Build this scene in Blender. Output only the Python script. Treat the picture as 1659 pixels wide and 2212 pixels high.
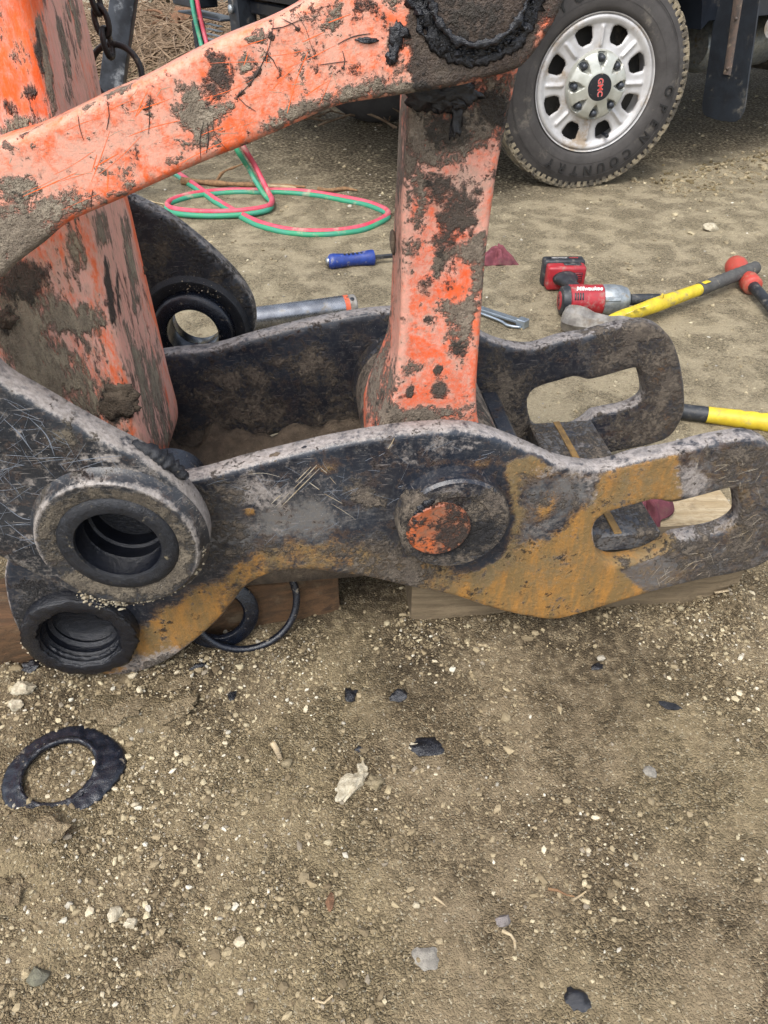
import bpy, bmesh, math, random
import numpy as np
from mathutils import Vector, Matrix
from mathutils.geometry import delaunay_2d_cdt

random.seed(7)
rng = np.random.default_rng(11)
for o in list(bpy.data.objects):
    bpy.data.objects.remove(o)
scene = bpy.context.scene
COL = scene.collection

# ------------------------------------------------------------------ camera
CAMH, PITCH, F, CX, CY = 0.90, math.radians(39.0), 1593.0, 829.5, 1106.0
cp, sp = math.cos(PITCH), math.sin(PITCH)
cam_d = bpy.data.cameras.new('camera')
cam_d.sensor_fit = 'HORIZONTAL'
cam_d.sensor_width = 36.0
cam_d.lens = 36.0 * F / 1659.0
cam_d.clip_start = 0.02
cam_d.clip_end = 500.0
cam = bpy.data.objects.new('camera', cam_d)
cam.location = (0, 0, CAMH)
cam.rotation_euler = (math.radians(90) - PITCH, 0, 0)
COL.objects.link(cam)
scene.camera = cam

# ------------------------------------------------------------------ sky, sun, exposure (overcast)
SUN_EL, SUN_AZ = math.radians(58), math.radians(205)
world = bpy.data.worlds.new('World')
scene.world = world
world.use_nodes = True
wn = world.node_tree
for n in list(wn.nodes):
    wn.nodes.remove(n)
wo = wn.nodes.new('ShaderNodeOutputWorld')
wb = wn.nodes.new('ShaderNodeBackground')
ws = wn.nodes.new('ShaderNodeTexSky')
ws.sky_type = 'NISHITA'
ws.sun_disc = False
ws.sun_elevation = SUN_EL
ws.sun_rotation = SUN_AZ
ws.air_density = 1.0
ws.dust_density = 3.0
wh = wn.nodes.new('ShaderNodeHueSaturation')
wh.inputs['Saturation'].default_value = 0.45
wn.links.new(ws.outputs[0], wh.inputs['Color'])
wn.links.new(wh.outputs[0], wb.inputs['Color'])
wb.inputs['Strength'].default_value = 0.15
wn.links.new(wb.outputs[0], wo.inputs['Surface'])
sd = bpy.data.lights.new('sun', 'SUN')
sd.energy = 1.0
sd.angle = math.radians(32)
sd.color = (1.0, 0.97, 0.92)
sun = bpy.data.objects.new('sun', sd)
sun_dir = Vector((math.sin(SUN_AZ) * math.cos(SUN_EL), math.cos(SUN_AZ) * math.cos(SUN_EL), math.sin(SUN_EL)))
sun.rotation_euler = sun_dir.to_track_quat('Z', 'Y').to_euler()
sun.location = (0, 0, 6)
COL.objects.link(sun)
scene.view_settings.view_transform = 'Standard'
scene.view_settings.look = 'None'
scene.view_settings.gamma = 1.0
scene.view_settings.use_curve_mapping = False
scene.view_settings.exposure = 1.3

# ------------------------------------------------------------------ pixel helpers (1659 x 2212 frame of the photograph)
def ray(x, y):
    v = y - CY
    return Vector((x - CX, F * cp - v * sp, -(F * sp + v * cp)))
def atZ(x, y, z=0.0):
    r = ray(x, y); t = (z - CAMH) / r.z
    return Vector((r.x * t, r.y * t, z))
def atY(x, y, Y):
    r = ray(x, y); t = Y / r.y
    return Vector((r.x * t, Y, CAMH + r.z * t))
def topx(P):
    P = np.asarray(P, float)
    dz = CAMH - P[:, 2]
    zc = P[:, 1] * cp + dz * sp
    zc = np.where(np.abs(zc) < 1e-4, 1e-4, zc)
    return np.stack([CX + F * P[:, 0] / zc, CY + F * (dz * cp - P[:, 1] * sp) / zc], 1)

class PL:
    """vertical plane frame: n points away from the camera, u to the right, z up"""
    def __init__(s, p0, n):
        n = Vector((n[0], n[1], 0)).normalized()
        s.p0 = Vector((p0[0], p0[1], 0)); s.n = n; s.u = Vector((n.y, -n.x, 0))
    def hit(s, x, y, d=0.0):
        r = ray(x, y); c = Vector((0, 0, CAMH))
        t = ((s.p0 + s.n * d - c).dot(s.n)) / r.dot(s.n)
        P = c + r * t
        return ((P - s.p0).dot(s.u), P.z)
    def pt(s, a, d, z):
        return s.p0 + s.u * a + s.n * d + Vector((0, 0, z))

# ------------------------------------------------------------------ noise
def _hash(ix, iy, seed):
    h = (ix.astype(np.int64) * 374761393 + iy.astype(np.int64) * 668265263 + seed * 1442695041) & 0xffffffff
    h = ((h ^ (h >> 13)) * 1274126177) & 0xffffffff
    return ((h ^ (h >> 16)) & 0xffff) / 65535.0
def vnoise(x, y, seed=0):
    ix = np.floor(x); iy = np.floor(y)
    fx = x - ix; fy = y - iy
    fx = fx * fx * (3 - 2 * fx); fy = fy * fy * (3 - 2 * fy)
    a = _hash(ix, iy, seed); b = _hash(ix + 1, iy, seed); c = _hash(ix, iy + 1, seed); d = _hash(ix + 1, iy + 1, seed)
    return (a + (b - a) * fx) * (1 - fy) + (c + (d - c) * fx) * fy
def fbm(x, y, octs=4, seed=0, rough=0.5):
    v = 0; amp = 1; tot = 0
    for k in range(octs):
        v = v + amp * (vnoise(x * 2 ** k + 17.3 * k, y * 2 ** k - 9.1 * k, seed + k) - 0.5); tot += amp; amp *= rough
    return v / tot

# ------------------------------------------------------------------ scene helpers
def thing(name, label, cat, loc=(0, 0, 0), group=None):
    o = bpy.data.objects.new(name, None)
    o.empty_display_size = 0.05
    o.location = loc
    COL.objects.link(o)
    o['label'] = label; o['category'] = cat
    if group: o['group'] = group
    return o
def tag(o, label, cat, group=None):
    o['label'] = label; o['category'] = cat
    if group: o['group'] = group
    return o
def mk(name, verts, faces, mat, parent=None, smooth=True, attrs=None, origin=None, autos=None):
    V = np.asarray([tuple(v) for v in verts] if not isinstance(verts, np.ndarray) else verts, float)
    if parent is not None:
        root = parent
        while root.parent is not None: root = root.parent
        org = np.array(root.location); loc = np.zeros(3)
    elif origin is not None:
        org = np.array(origin, float); loc = org
    else:
        org = np.zeros(3); loc = org
    me = bpy.data.meshes.new(name)
    me.from_pydata((V - org).tolist(), [], [tuple(int(i) for i in f) for f in faces])
    me.validate(verbose=False)
    if mat is not None: me.materials.append(mat)
    if smooth:
        me.polygons.foreach_set('use_smooth', [True] * len(me.polygons))
        if autos: me.set_sharp_from_angle(angle=math.radians(autos))
    if attrs:
        for k, a in attrs.items():
            at = me.attributes.new(k, 'FLOAT', 'POINT'); at.data.foreach_set('value', np.asarray(a, np.float32))
    me.update()
    o = bpy.data.objects.new(name, me)
    o.location = loc
    COL.objects.link(o)
    if parent is not None:
        o.parent = parent
    return o
def bm_arrays(bm):
    bm.verts.index_update()
    return [v.co.copy() for v in bm.verts], [[v.index for v in f.verts] for f in bm.faces]
def join(*parts):
    V = []; Fc = []
    for v, f in parts:
        k = len(V); V += [Vector(q) for q in v]; Fc += [[i + k for i in g] for g in f]
    return V, Fc

def crom(pts, closed=True, step=0.01):
    P = [np.array(p, float) for p in pts]; n = len(P); out = []
    rngs = range(n) if closed else range(n - 1)
    for i in rngs:
        if closed:
            p0, p1, p2, p3 = P[(i - 1) % n], P[i], P[(i + 1) % n], P[(i + 2) % n]
        else:
            p1, p2 = P[i], P[i + 1]
            p0 = P[i - 1] if i > 0 else 2 * p1 - p2
            p3 = P[i + 2] if i + 2 < n else 2 * p2 - p1
        L = np.linalg.norm(p2 - p1); k = max(1, int(round(L / step)))
        d01 = max(np.linalg.norm(p1 - p0), 1e-9) ** .5; d12 = max(L, 1e-9) ** .5; d23 = max(np.linalg.norm(p3 - p2), 1e-9) ** .5
        m1 = (p2 - p1) + d12 * ((p1 - p0) / d01 - (p2 - p0) / (d01 + d12))
        m2 = (p2 - p1) + d12 * ((p3 - p2) / d23 - (p3 - p1) / (d12 + d23))
        for j in range(k):
            t = j / k
            h1 = 2*t**3-3*t**2+1; h2 = t**3-2*t**2+t; h3 = -2*t**3+3*t**2; h4 = t**3-t**2
            out.append(h1*p1 + h2*m1 + h3*p2 + h4*m2)
    if not closed: out.append(P[-1])
    return np.array(out)
def area2(p):
    x, y = p[:, 0], p[:, 1]
    return 0.5 * np.sum(x * np.roll(y, -1) - np.roll(x, -1) * y)
def offset(p, d):
    t = np.roll(p, -1, 0) - np.roll(p, 1, 0)
    t /= np.maximum(np.linalg.norm(t, axis=1, keepdims=True), 1e-9)
    nrm = np.stack([-t[:, 1], t[:, 0]], 1)   # left of travel
    return p + nrm * d
def pip(pts, poly):
    x, y = pts[:, 0], pts[:, 1]; ins = np.zeros(len(pts), bool)
    j = len(poly) - 1
    for i in range(len(poly)):
        xi, yi = poly[i]; xj, yj = poly[j]
        c = ((yi > y) != (yj > y)) & (x < (xj - xi) * (y - yi) / ((yj - yi) if abs(yj - yi) > 1e-12 else 1e-12) + xi)
        ins ^= c; j = i
    return ins
def circ(a, z, r, n=40):
    return [(a + r * math.cos(2 * math.pi * k / n), z + r * math.sin(2 * math.pi * k / n)) for k in range(n)]

def plate(name, pl, d, outline, thick, mat, parent, holes=(), cham=0.004, step=0.010, grid=0.011, sm=True, marks=None, wob=0.0):
    """an outline (a,z) on a plane frame, cut from plate of real thickness with chamfered edges"""
    loops = []
    o = crom(outline, True, step) if sm else np.array(outline, float)
    if area2(o) < 0: o = o[::-1]
    loops.append(o)
    for h in holes:
        hh = crom(h, True, step) if len(h) < 30 else np.array(h, float)
        if area2(hh) > 0: hh = hh[::-1]
        loops.append(hh)
    ins = [offset(l, cham) for l in loops]
    lo = o.min(0); hi = o.max(0)
    gx, gz = np.meshgrid(np.arange(lo[0], hi[0], grid), np.arange(lo[1], hi[1], grid))
    G = np.stack([gx.ravel(), gz.ravel()], 1)
    G = G + rng.uniform(-.2, .2, G.shape) * grid
    allb = np.concatenate(ins)
    keep = pip(G, ins[0])
    for l in ins[1:]: keep &= ~pip(G, l)
    G = G[keep]
    if len(G):
        dmin = np.min(np.linalg.norm(G[:, None] - allb[None], axis=2), axis=1)
        G = G[dmin > grid * 0.55]
    pts = [Vector(p) for p in np.concatenate([allb, G])]
    edges = []; k = 0
    for l in ins:
        n = len(l); edges += [(k + i, k + (i + 1) % n) for i in range(n)]; k += n
    ov, oe, of, orig_v, _, _ = delaunay_2d_cdt(pts, edges, [], 0, 1e-7)
    ov = np.array([tuple(v) for v in ov])
    idx = {}
    for i, l in enumerate(orig_v):
        for q in l: idx[q] = i
    of = np.array([f for f in of if len(f) == 3])
    cen = ov[of].mean(1)
    ok = pip(cen, ins[0])
    for l in ins[1:]: ok &= ~pip(cen, l)
    of = of[ok]
    n0 = len(ov)
    V = [pl.pt(a, d, z) for a, z in ov] + [pl.pt(a, d + thick, z) for a, z in ov]
    E = [0.0] * n0 + [0.0] * n0
    Fc = [list(f) for f in of] + [[f[2] + n0, f[1] + n0, f[0] + n0] for f in of]
    k = 0
    for l in loops:
        n = len(l)
        i0 = [idx[k + i] for i in range(n)]
        b = len(V); V += [pl.pt(a, d + cham, z) for a, z in l]; E += [1.0] * n
        c = len(V); V += [pl.pt(a, d + thick - cham, z) for a, z in l]; E += [1.0] * n
        for i in range(n):
            j = (i + 1) % n
            Fc.append([i0[j], i0[i], b + i, b + j])
            Fc.append([b + j, b + i, c + i, c + j])
            Fc.append([c + j, c + i, i0[i] + n0, i0[j] + n0])
        for i in i0: E[i] = 0.10; E[i + n0] = 0.10
        k += n
    V = np.array([tuple(v) for v in V])
    ob = mk(name, V, Fc, mat, parent, True, {'edge': E}, autos=50)
    # make normals consistent
    bm = bmesh.new(); bm.from_mesh(ob.data); bmesh.ops.recalc_face_normals(bm, faces=bm.faces); bm.to_mesh(ob.data); bm.free()
    if marks: paint(ob, V, marks)
    return ob

def frame(ax):
    ax = Vector(ax).normalized()
    up = Vector((0, 0, 1)) if abs(ax.z) < 0.9 else Vector((0, 1, 0))
    e1 = up.cross(ax).normalized()
    if abs(ax.z) < 0.9: e1 = (up - ax * up.dot(ax)).normalized()
    e2 = ax.cross(e1)
    return ax, e1, e2
def lathe(prof, O, ax, seg=48, jit=0.0, squash=1.0):
    """profile of (radius, height along axis); first and last radius 0 closes it"""
    O = Vector(O); A, e1, e2 = frame(ax)
    V = []; Fc = []; rows = []
    for r, h in prof:
        if r <= 1e-6:
            rows.append([len(V)]); V.append(O + A * h)
        else:
            row = []
            for k in range(seg):
                t = 2 * math.pi * k / seg
                rr = r * (1 + (random.uniform(-jit, jit) if jit else 0))
                row.append(len(V)); V.append(O + A * h + e1 * (rr * math.cos(t) * squash) + e2 * (rr * math.sin(t)))
            rows.append(row)
    for a, b in zip(rows[:-1], rows[1:]):
        if len(a) == 1 and len(b) == 1: continue
        for k in range(seg):
            k2 = (k + 1) % seg
            if len(a) == 1: Fc.append([a[0], b[k2], b[k]])
            elif len(b) == 1: Fc.append([a[k], a[k2], b[0]])
            else: Fc.append([a[k], a[k2], b[k2], b[k]])
    return V, Fc
def sweep(pts, rad, seg=8, closed=False, jit=0.0, cap=True):
    P = [Vector(p) for p in pts]; n = len(P)
    T = []
    for i in range(n):
        if closed: t = P[(i + 1) % n] - P[i - 1]
        else: t = P[min(i + 1, n - 1)] - P[max(i - 1, 0)]
        T.append(t.normalized() if t.length > 1e-9 else Vector((1, 0, 0)))
    up = Vector((0, 0, 1)) if abs(T[0].z) < .9 else Vector((0, 1, 0))
    N = [(up - T[0] * up.dot(T[0])).normalized()]
    for i in range(1, n):
        v = N[-1] - T[i] * N[-1].dot(T[i])
        N.append(v.normalized() if v.length > 1e-6 else N[-1])
    V = []; Fc = []
    for i in range(n):
        B = T[i].cross(N[i]); r = rad[i] if hasattr(rad, '__len__') else rad
        for k in range(seg):
            t = 2 * math.pi * k / seg; rr = r * (1 + (random.uniform(-jit, jit) if jit else 0))
            V.append(P[i] + N[i] * (rr * math.cos(t)) + B * (rr * math.sin(t)))
    m = n if closed else n - 1
    for i in range(m):
        a = i * seg; b = ((i + 1) % n) * seg
        for k in range(seg):
            k2 = (k + 1) % seg
            Fc.append([a + k, b + k, b + k2, a + k2][::-1])
    if not closed and cap:
        Fc.append(list(range(seg))); Fc.append([(n - 1) * seg + k for k in range(seg)][::-1])
    return V, Fc
def loft(secs, caps=True):
    V = []; Fc = []; n = len(secs[0])
    for s in secs: V += [Vector(p) for p in s]
    for i in range(len(secs) - 1):
        for k in range(n):
            k2 = (k + 1) % n
            Fc.append([i * n + k, i * n + k2, (i + 1) * n + k2, (i + 1) * n + k])
    if caps:
        Fc.append(list(range(n))[::-1]); Fc.append([(len(secs) - 1) * n + k for k in range(n)])
    return V, Fc
def obox(c, ax, ay, az, bev=0.003, seg=1):
    """box by centre and three half-extent vectors"""
    c = Vector(c); ax, ay, az = Vector(ax), Vector(ay), Vector(az)
    lx, ly, lz = ax.length, ay.length, az.length
    bm = bmesh.new(); bmesh.ops.create_cube(bm, size=2.0)
    for v in bm.verts: v.co = Vector((v.co.x * lx, v.co.y * ly, v.co.z * lz))
    if bev > 0: bmesh.ops.bevel(bm, geom=list(bm.edges), offset=bev, segments=seg, affect='EDGES', profile=0.5)
    X, Y, Z = ax / lx, ay / ly, az / lz
    for v in bm.verts: v.co = c + X * v.co.x + Y * v.co.y + Z * v.co.z
    r = bm_arrays(bm); bm.free(); return r
def rock(c, r, seed=0, sub=2, amp=0.35, flat=0.6):
    bm = bmesh.new(); bmesh.ops.create_icosphere(bm, subdivisions=sub, radius=1.0)
    rr = random.Random(seed); ph = [rr.uniform(0, 50) for _ in range(3)]
    from mathutils import noise as mn
    planes = [Vector((rr.gauss(0, 1), rr.gauss(0, 1), rr.gauss(0, 1))).normalized() for _ in range(7)]
    cuts = [rr.uniform(.55, .9) for _ in planes]
    for v in bm.verts:
        p = v.co.copy()
        for pn, cc in zip(planes, cuts):
            q = p.dot(pn)
            if q > cc: p -= pn * (q - cc)
        k = 1 + amp * mn.noise(p * 1.7 + Vector(ph)) + amp * .5 * mn.noise(p * 4.3 + Vector(ph))
        p *= k
        v.co = Vector((p.x * r[0], p.y * r[1], p.z * r[2])) + Vector(c)
    a = bm_arrays(bm); bm.free(); return a
def rotz(arr, c, ang):
    V, Fc = arr; m = Matrix.Rotation(ang, 3, 'Z'); c = Vector(c)
    return [m @ (v - c) + c for v in V], Fc

ATTRS = ['mud', 'dark', 'rust', 'fade', 'bare', 'tone']
def paint(ob, V, marks, add=None):
    """wear masks: marks placed on the surface by the pixel at which they show
       (attr,x,y,rx,ry,strength[,angle]) | (attr,'P',[pts],feather,strength) | (attr,'L',[pts],width,strength)"""
    p = topx(V); acc = {k: np.zeros(len(V)) for k in ATTRS}
    for m in marks:
        if m[1] == 'A':
            acc[m[0]] += m[2]
        elif m[1] == 'P':
            poly = m[2]; ins = pip(p, poly)
            dist = np.full(len(p), 1e9)
            for i in range(len(poly)):
                a = np.array(poly[i], float); b = np.array(poly[(i + 1) % len(poly)], float)
                ab = b - a; t = np.clip(((p - a) @ ab) / max(ab @ ab, 1e-9), 0, 1)
                dist = np.minimum(dist, np.linalg.norm(p - (a + t[:, None] * ab), axis=1))
            s = np.where(ins, dist, -dist)
            acc[m[0]] += m[4] * np.clip(0.5 + s / (2 * max(m[3], 1e-6)), 0, 1)
        elif m[1] == 'L':
            pts = m[2]; dist = np.full(len(p), 1e9)
            for i in range(len(pts) - 1):
                a = np.array(pts[i], float); b = np.array(pts[i + 1], float)
                ab = b - a; t = np.clip(((p - a) @ ab) / max(ab @ ab, 1e-9), 0, 1)
                dist = np.minimum(dist, np.linalg.norm(p - (a + t[:, None] * ab), axis=1))
            acc[m[0]] += m[4] * np.clip(1.6 - dist / m[3], 0, 1)
        else:
            at, x, y, rx, ry, st = m[:6]; ang = math.radians(m[6]) if len(m) > 6 else 0
            dx = p[:, 0] - x; dy = p[:, 1] - y
            c, s = math.cos(ang), math.sin(ang)
            q = np.sqrt(((dx * c + dy * s) / rx) ** 2 + ((-dx * s + dy * c) / ry) ** 2)
            acc[at] += st * np.clip(1.5 - q, 0, 1)
    for k, a in acc.items():
        if np.any(np.abs(a) > 1e-4):
            at = ob.data.attributes.new(k, 'FLOAT', 'POINT'); at.data.foreach_set('value', np.clip(a, -1, 1.3).astype(np.float32))
    return acc

# ------------------------------------------------------------------ materials
def lin(h):
    h = h.lstrip('#'); c = [int(h[i:i + 2], 16) / 255 for i in (0, 2, 4)]
    return tuple(((x / 12.92) if x <= 0.04045 else ((x + 0.055) / 1.055) ** 2.4) for x in c) + (1.0,)
class NT:
    def __init__(s, name):
        s.m = bpy.data.materials.new(name); s.m.use_nodes = True; s.t = s.m.node_tree
        s.b = s.t.nodes['Principled BSDF']
        tc = s.t.nodes.new('ShaderNodeTexCoord'); s.co = tc.outputs['Object']
    def put(s, sock, v):
        if isinstance(v, bpy.types.NodeSocket): s.t.links.new(v, sock)
        elif v is not None: sock.default_value = v
    def math(s, op, a, b=None, c=None, clamp=False):
        n = s.t.nodes.new('ShaderNodeMath'); n.operation = op; n.use_clamp = clamp
        s.put(n.inputs[0], a); s.put(n.inputs[1], b); s.put(n.inputs[2], c); return n.outputs[0]
    def map(s, scale=(1, 1, 1), rot=(0, 0, 0), loc=(0, 0, 0)):
        n = s.t.nodes.new('ShaderNodeMapping'); s.put(n.inputs['Vector'], s.co)
        n.inputs['Scale'].default_value = scale; n.inputs['Rotation'].default_value = rot; n.inputs['Location'].default_value = loc
        return n.outputs[0]
    dims = '3D'
    def noise(s, scale, detail=5, rough=.6, vec=None, dist=0.0, col=False):
        n = s.t.nodes.new('ShaderNodeTexNoise'); n.noise_dimensions = s.dims; s.put(n.inputs['Vector'], vec or s.co)
        n.inputs['Scale'].default_value = scale; n.inputs['Detail'].default_value = detail
        n.inputs['Roughness'].default_value = rough; n.inputs['Distortion'].default_value = dist
        return n.outputs['Color'] if col else n.outputs['Fac']
    def voro(s, scale, feat='F1', vec=None, out='Distance', rand=1.0):
        n = s.t.nodes.new('ShaderNodeTexVoronoi'); n.feature = feat; n.voronoi_dimensions = s.dims; s.put(n.inputs['Vector'], vec or s.co)
        n.inputs['Scale'].default_value = scale; n.inputs['Randomness'].default_value = rand
        return n.outputs[out]
    def sep(s, c):
        n = s.t.nodes.new('ShaderNodeSeparateColor'); s.put(n.inputs[0], c); return n.outputs
    def attr(s, name, col=False):
        n = s.t.nodes.new('ShaderNodeAttribute'); n.attribute_name = name; return n.outputs['Color'] if col else n.outputs['Fac']
    def mix(s, f, a, b, mode='MIX'):
        n = s.t.nodes.new('ShaderNodeMix'); n.data_type = 'RGBA'; n.blend_type = mode
        s.put(n.inputs[0], f); s.put(n.inputs[6], a); s.put(n.inputs[7], b); return n.outputs[2]
    def mixf(s, f, a, b):
        n = s.t.nodes.new('ShaderNodeMix'); n.data_type = 'FLOAT'
        s.put(n.inputs[0], f); s.put(n.inputs[2], a); s.put(n.inputs[3], b); return n.outputs[0]
    def ss(s, v, lo, hi, a=0.0, b=1.0):
        n = s.t.nodes.new('ShaderNodeMapRange'); n.interpolation_type = 'SMOOTHSTEP'
        s.put(n.inputs[0], v); n.inputs[1].default_value = lo; n.inputs[2].default_value = hi
        n.inputs[3].default_value = a; n.inputs[4].default_value = b; return n.outputs[0]
    def mask(s, attr, noise, amp=1.5, soft=.07):
        v = s.math('ADD', attr, s.math('MULTIPLY', s.math('SUBTRACT', noise, .5), amp)); return s.ss(v, .5 - soft, .5 + soft)
    def bump(s, h, dist=.002, strength=1.0, nrm=None):
        n = s.t.nodes.new('ShaderNodeBump'); s.put(n.inputs['Height'], h); n.inputs['Distance'].default_value = dist
        n.inputs['Strength'].default_value = strength
        if nrm is not None: s.put(n.inputs['Normal'], nrm)
        return n.outputs[0]
    def fin(s, col=None, rough=None, nrm=None, metal=None, spec=None):
        if col is not None: s.put(s.b.inputs['Base Color'], col)
        if rough is not None: s.put(s.b.inputs['Roughness'], rough)
        if nrm is not None: s.put(s.b.inputs['Normal'], nrm)
        if metal is not None: s.put(s.b.inputs['Metallic'], metal)
        if spec is not None: s.put(s.b.inputs['Specular IOR Level'], spec)
        return s.m

def grimy(name, base, base2, fade, rust=('#9a6a35', '#6b4a2a'), mud=('#9b8f7c', '#74695a'), dark=('#3a332b', '#1d1b1a'),
          edge='#a39c99', rough=.45, stretch=(1, 1, 1), darkrough=.75, edgeamt=1.0, sc=1.0, spots=.0, metal=0.0, scr=.0, fadeamp=1.6, halo=None, filmoff=.2):
    m = NT(name)
    v = m.map(stretch)
    big = m.sep(m.noise(8 * sc, 3, .6, None, 0, True))
    nm = m.sep(m.noise(30 * sc, 5, .7, v, .35, True))
    nf = m.sep(m.noise(150, 4, .74, v, .0, True))
    fine = m.noise(480, 2, .7)
    comb = [m.math('ADD', m.math('MULTIPLY', m.math('SUBTRACT', nm[i], .5), 2.3), m.math('MULTIPLY', m.math('SUBTRACT', nf[i], .5), 1.5)) for i in range(3)]
    def mk_(at, i, off=0.0, soft=.2, amp=1.0):
        return m.ss(m.math('ADD', m.math('ADD', at, off), m.math('MULTIPLY', comb[i], amp)), .5 - soft, .5 + soft)
    fadeA, mudA, darkA, rustA = m.attr('fade'), m.attr('mud'), m.attr('dark'), m.attr('rust')
    c = m.mix(m.ss(big[0], .35, .65), lin(base), lin(base2))
    c = m.mix(m.ss(nf[2], .45, .75, 0, .35), c, lin(fade))
    c = m.mix(m.ss(nm[2], .5, .3, 0, .4), c, m.mix(.5, c, lin(dark[0])))
    mf = mk_(fadeA, 0, 0, .34, fadeamp * .55)
    fc = m.mix(m.ss(nf[1], .35, .7), lin(fade), m.mix(.45, lin(fade), lin(mud[0])))
    c = m.mix(m.math('MULTIPLY', mf, .88), c, fc)
    if scr > 0:
        s1 = m.noise(1.0, 2, .7, m.map((30, 30, 420), (.0, .75, .2)))
        s2 = m.noise(1.0, 2, .7, m.map((26, 26, 380), (.0, -.5, 1.1)))
        sc1 = m.math('MAXIMUM', m.ss(s1, .64, .74), m.ss(s2, .66, .76))
        c = m.mix(m.math('MULTIPLY', sc1, scr), c, lin(edge))
    # rust: dark brown, ochre and orange streaks
    mr = mk_(rustA, 2, 0, .2, .55)
    st = m.noise(3.2, 4, .68, m.map((14, 14, 3.2), (0, .55, 0)))
    rc = m.mix(m.ss(st, .36, .66), lin(rust[1]), lin(rust[0]))
    rc = m.mix(m.math('MULTIPLY', mk_(m.attr('tone'), 0, 0, .4, .8), .85), rc, m.mix(m.ss(nf[0], .35, .65), lin('#5d5138'), lin('#6f5f42')))
    rc = m.mix(m.ss(nm[0], .48, .30, 0, .4), rc, lin('#5a462e'))
    rc = m.mix(m.ss(nf[1], .52, .72, 0, .45), rc, lin('#b07d3c'))
    rc = m.mix(m.ss(fine, .5, .75, 0, .35), rc, m.mix(.5, rc, lin('#2a1c12')))
    rim_ = m.ss(m.math('ADD', m.math('ADD', rustA, .25), comb[2]), .28, .72)
    c = m.mix(m.math('MULTIPLY', m.math('SUBTRACT', rim_, mr, clamp=True), .55), c, lin('#4a382b'))
    c = m.mix(mr, c, rc)
    eb = m.math('ADD', m.math('MULTIPLY', m.attr('edge'), .72 * edgeamt), m.attr('bare'))
    me_ = mk_(eb, 1, 0, .3, .95)
    ec = m.mix(m.ss(nf[0], .3, .7), lin(edge), m.mix(.55, lin(edge), lin(mud[1])))
    ec = m.mix(m.ss(nm[0], .55, .7, 0, .6), ec, lin(base2))
    c = m.mix(m.math('MULTIPLY', me_, .85), c, ec)
    # dust film, then caked mud, then wet mud or grease
    film = mk_(m.math('MAXIMUM', mudA, m.math('MULTIPLY', darkA, .8)), 1, filmoff, .40)
    c = m.mix(m.math('MULTIPLY', film, .62), c, m.mix(m.ss(nf[2], .3, .7), lin(mud[0]), lin(halo or mud[1])))
    mm = mk_(mudA, 1, 0, .17)
    mc = m.mix(m.ss(nm[0], .35, .65), lin(mud[0]), lin(mud[1]))
    mc = m.mix(m.ss(nf[0], .42, .68, 0, .8), mc, m.mix(.55, lin(mud[1]), lin(dark[0])))
    mc = m.mix(m.ss(fine, .52, .75, 0, .5), mc, lin(mud[0]))
    c = m.mix(m.math('MULTIPLY', mm, .96), c, mc)
    md = mk_(darkA, 2, 0, .18)
    dc = m.mix(m.ss(nf[1], .35, .68), lin(dark[0]), lin(dark[1]))
    dc = m.mix(m.ss(fine, .58, .78, 0, .35), dc, lin(mud[1]))
    c = m.mix(m.math('MULTIPLY', md, .96), c, dc)
    if spots:
        sp_ = m.ss(m.voro(260), .16, .08)
        sp2 = m.math('MULTIPLY', sp_, m.ss(m.noise(60, 2, .5), .5, .58))
        c = m.mix(m.math('MULTIPLY', sp2, spots), c, lin('#a8a297'))
    c = m.mix(m.ss(big[1], .4, .75, .0, .16 if filmoff > .1 else .08), c, lin(mud[0]))
    R = m.mixf(mf, rough, .6); R = m.mixf(mr, R, .8); R = m.mixf(me_, R, .55); R = m.mixf(film, R, m.math('MAXIMUM', R, .75)); R = m.mixf(mm, R, .95); R = m.mixf(md, R, darkrough)
    R = m.math('ADD', R, m.math('MULTIPLY', m.math('SUBTRACT', nf[0], .5), .3), clamp=True)
    h = m.math('MULTIPLY', m.math('ADD', mm, m.math('MULTIPLY', md, 1.2)), m.math('ADD', .45, m.math('ADD', nf[1], m.math('MULTIPLY', fine, .35))))
    h = m.math('ADD', h, m.math('MULTIPLY', mr, m.math('MULTIPLY', nf[0], .4)))
    h = m.math('ADD', h, m.math('MULTIPLY', fine, .07))
    h = m.math('ADD', h, m.math('MULTIPLY', nm[2], .10))
    h = m.math('SUBTRACT', h, m.math('MULTIPLY', mf, .06))
    return m.fin(c, R, m.bump(h, .0055, .95), metal)

def simple(name, c1, c2=None, rough=.5, metal=0, sc=40, bump=.3, dust=0.0, dustc='#8f836f', dist=.0012, spec=None, brt=.25):
    m = NT(name)
    n = m.noise(sc, 4, .65); f = m.noise(sc * 9, 2, .6)
    c = m.mix(m.ss(n, .35, .65), lin(c1), lin(c2 or c1))
    if dust:
        dn = m.noise(sc * .8, 5, .72, m.map((1, 1, 1), (0, 0, 0), (3.1, 1.7, .4)))
        dm = m.ss(m.math('ADD', dn, m.attr('mud')), .62 - dust * .25, .78 - dust * .2)
        c = m.mix(m.math('MULTIPLY', dm, .9), c, lin(dustc))
        R = m.mixf(dm, rough, .92)
    else: R = rough
    R = m.math('ADD', R, m.math('MULTIPLY', m.math('SUBTRACT', f, .5), brt), clamp=True)
    return m.fin(c, R, m.bump(m.math('ADD', n, m.math('MULTIPLY', f, .5)), dist, bump), metal, spec)

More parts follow.
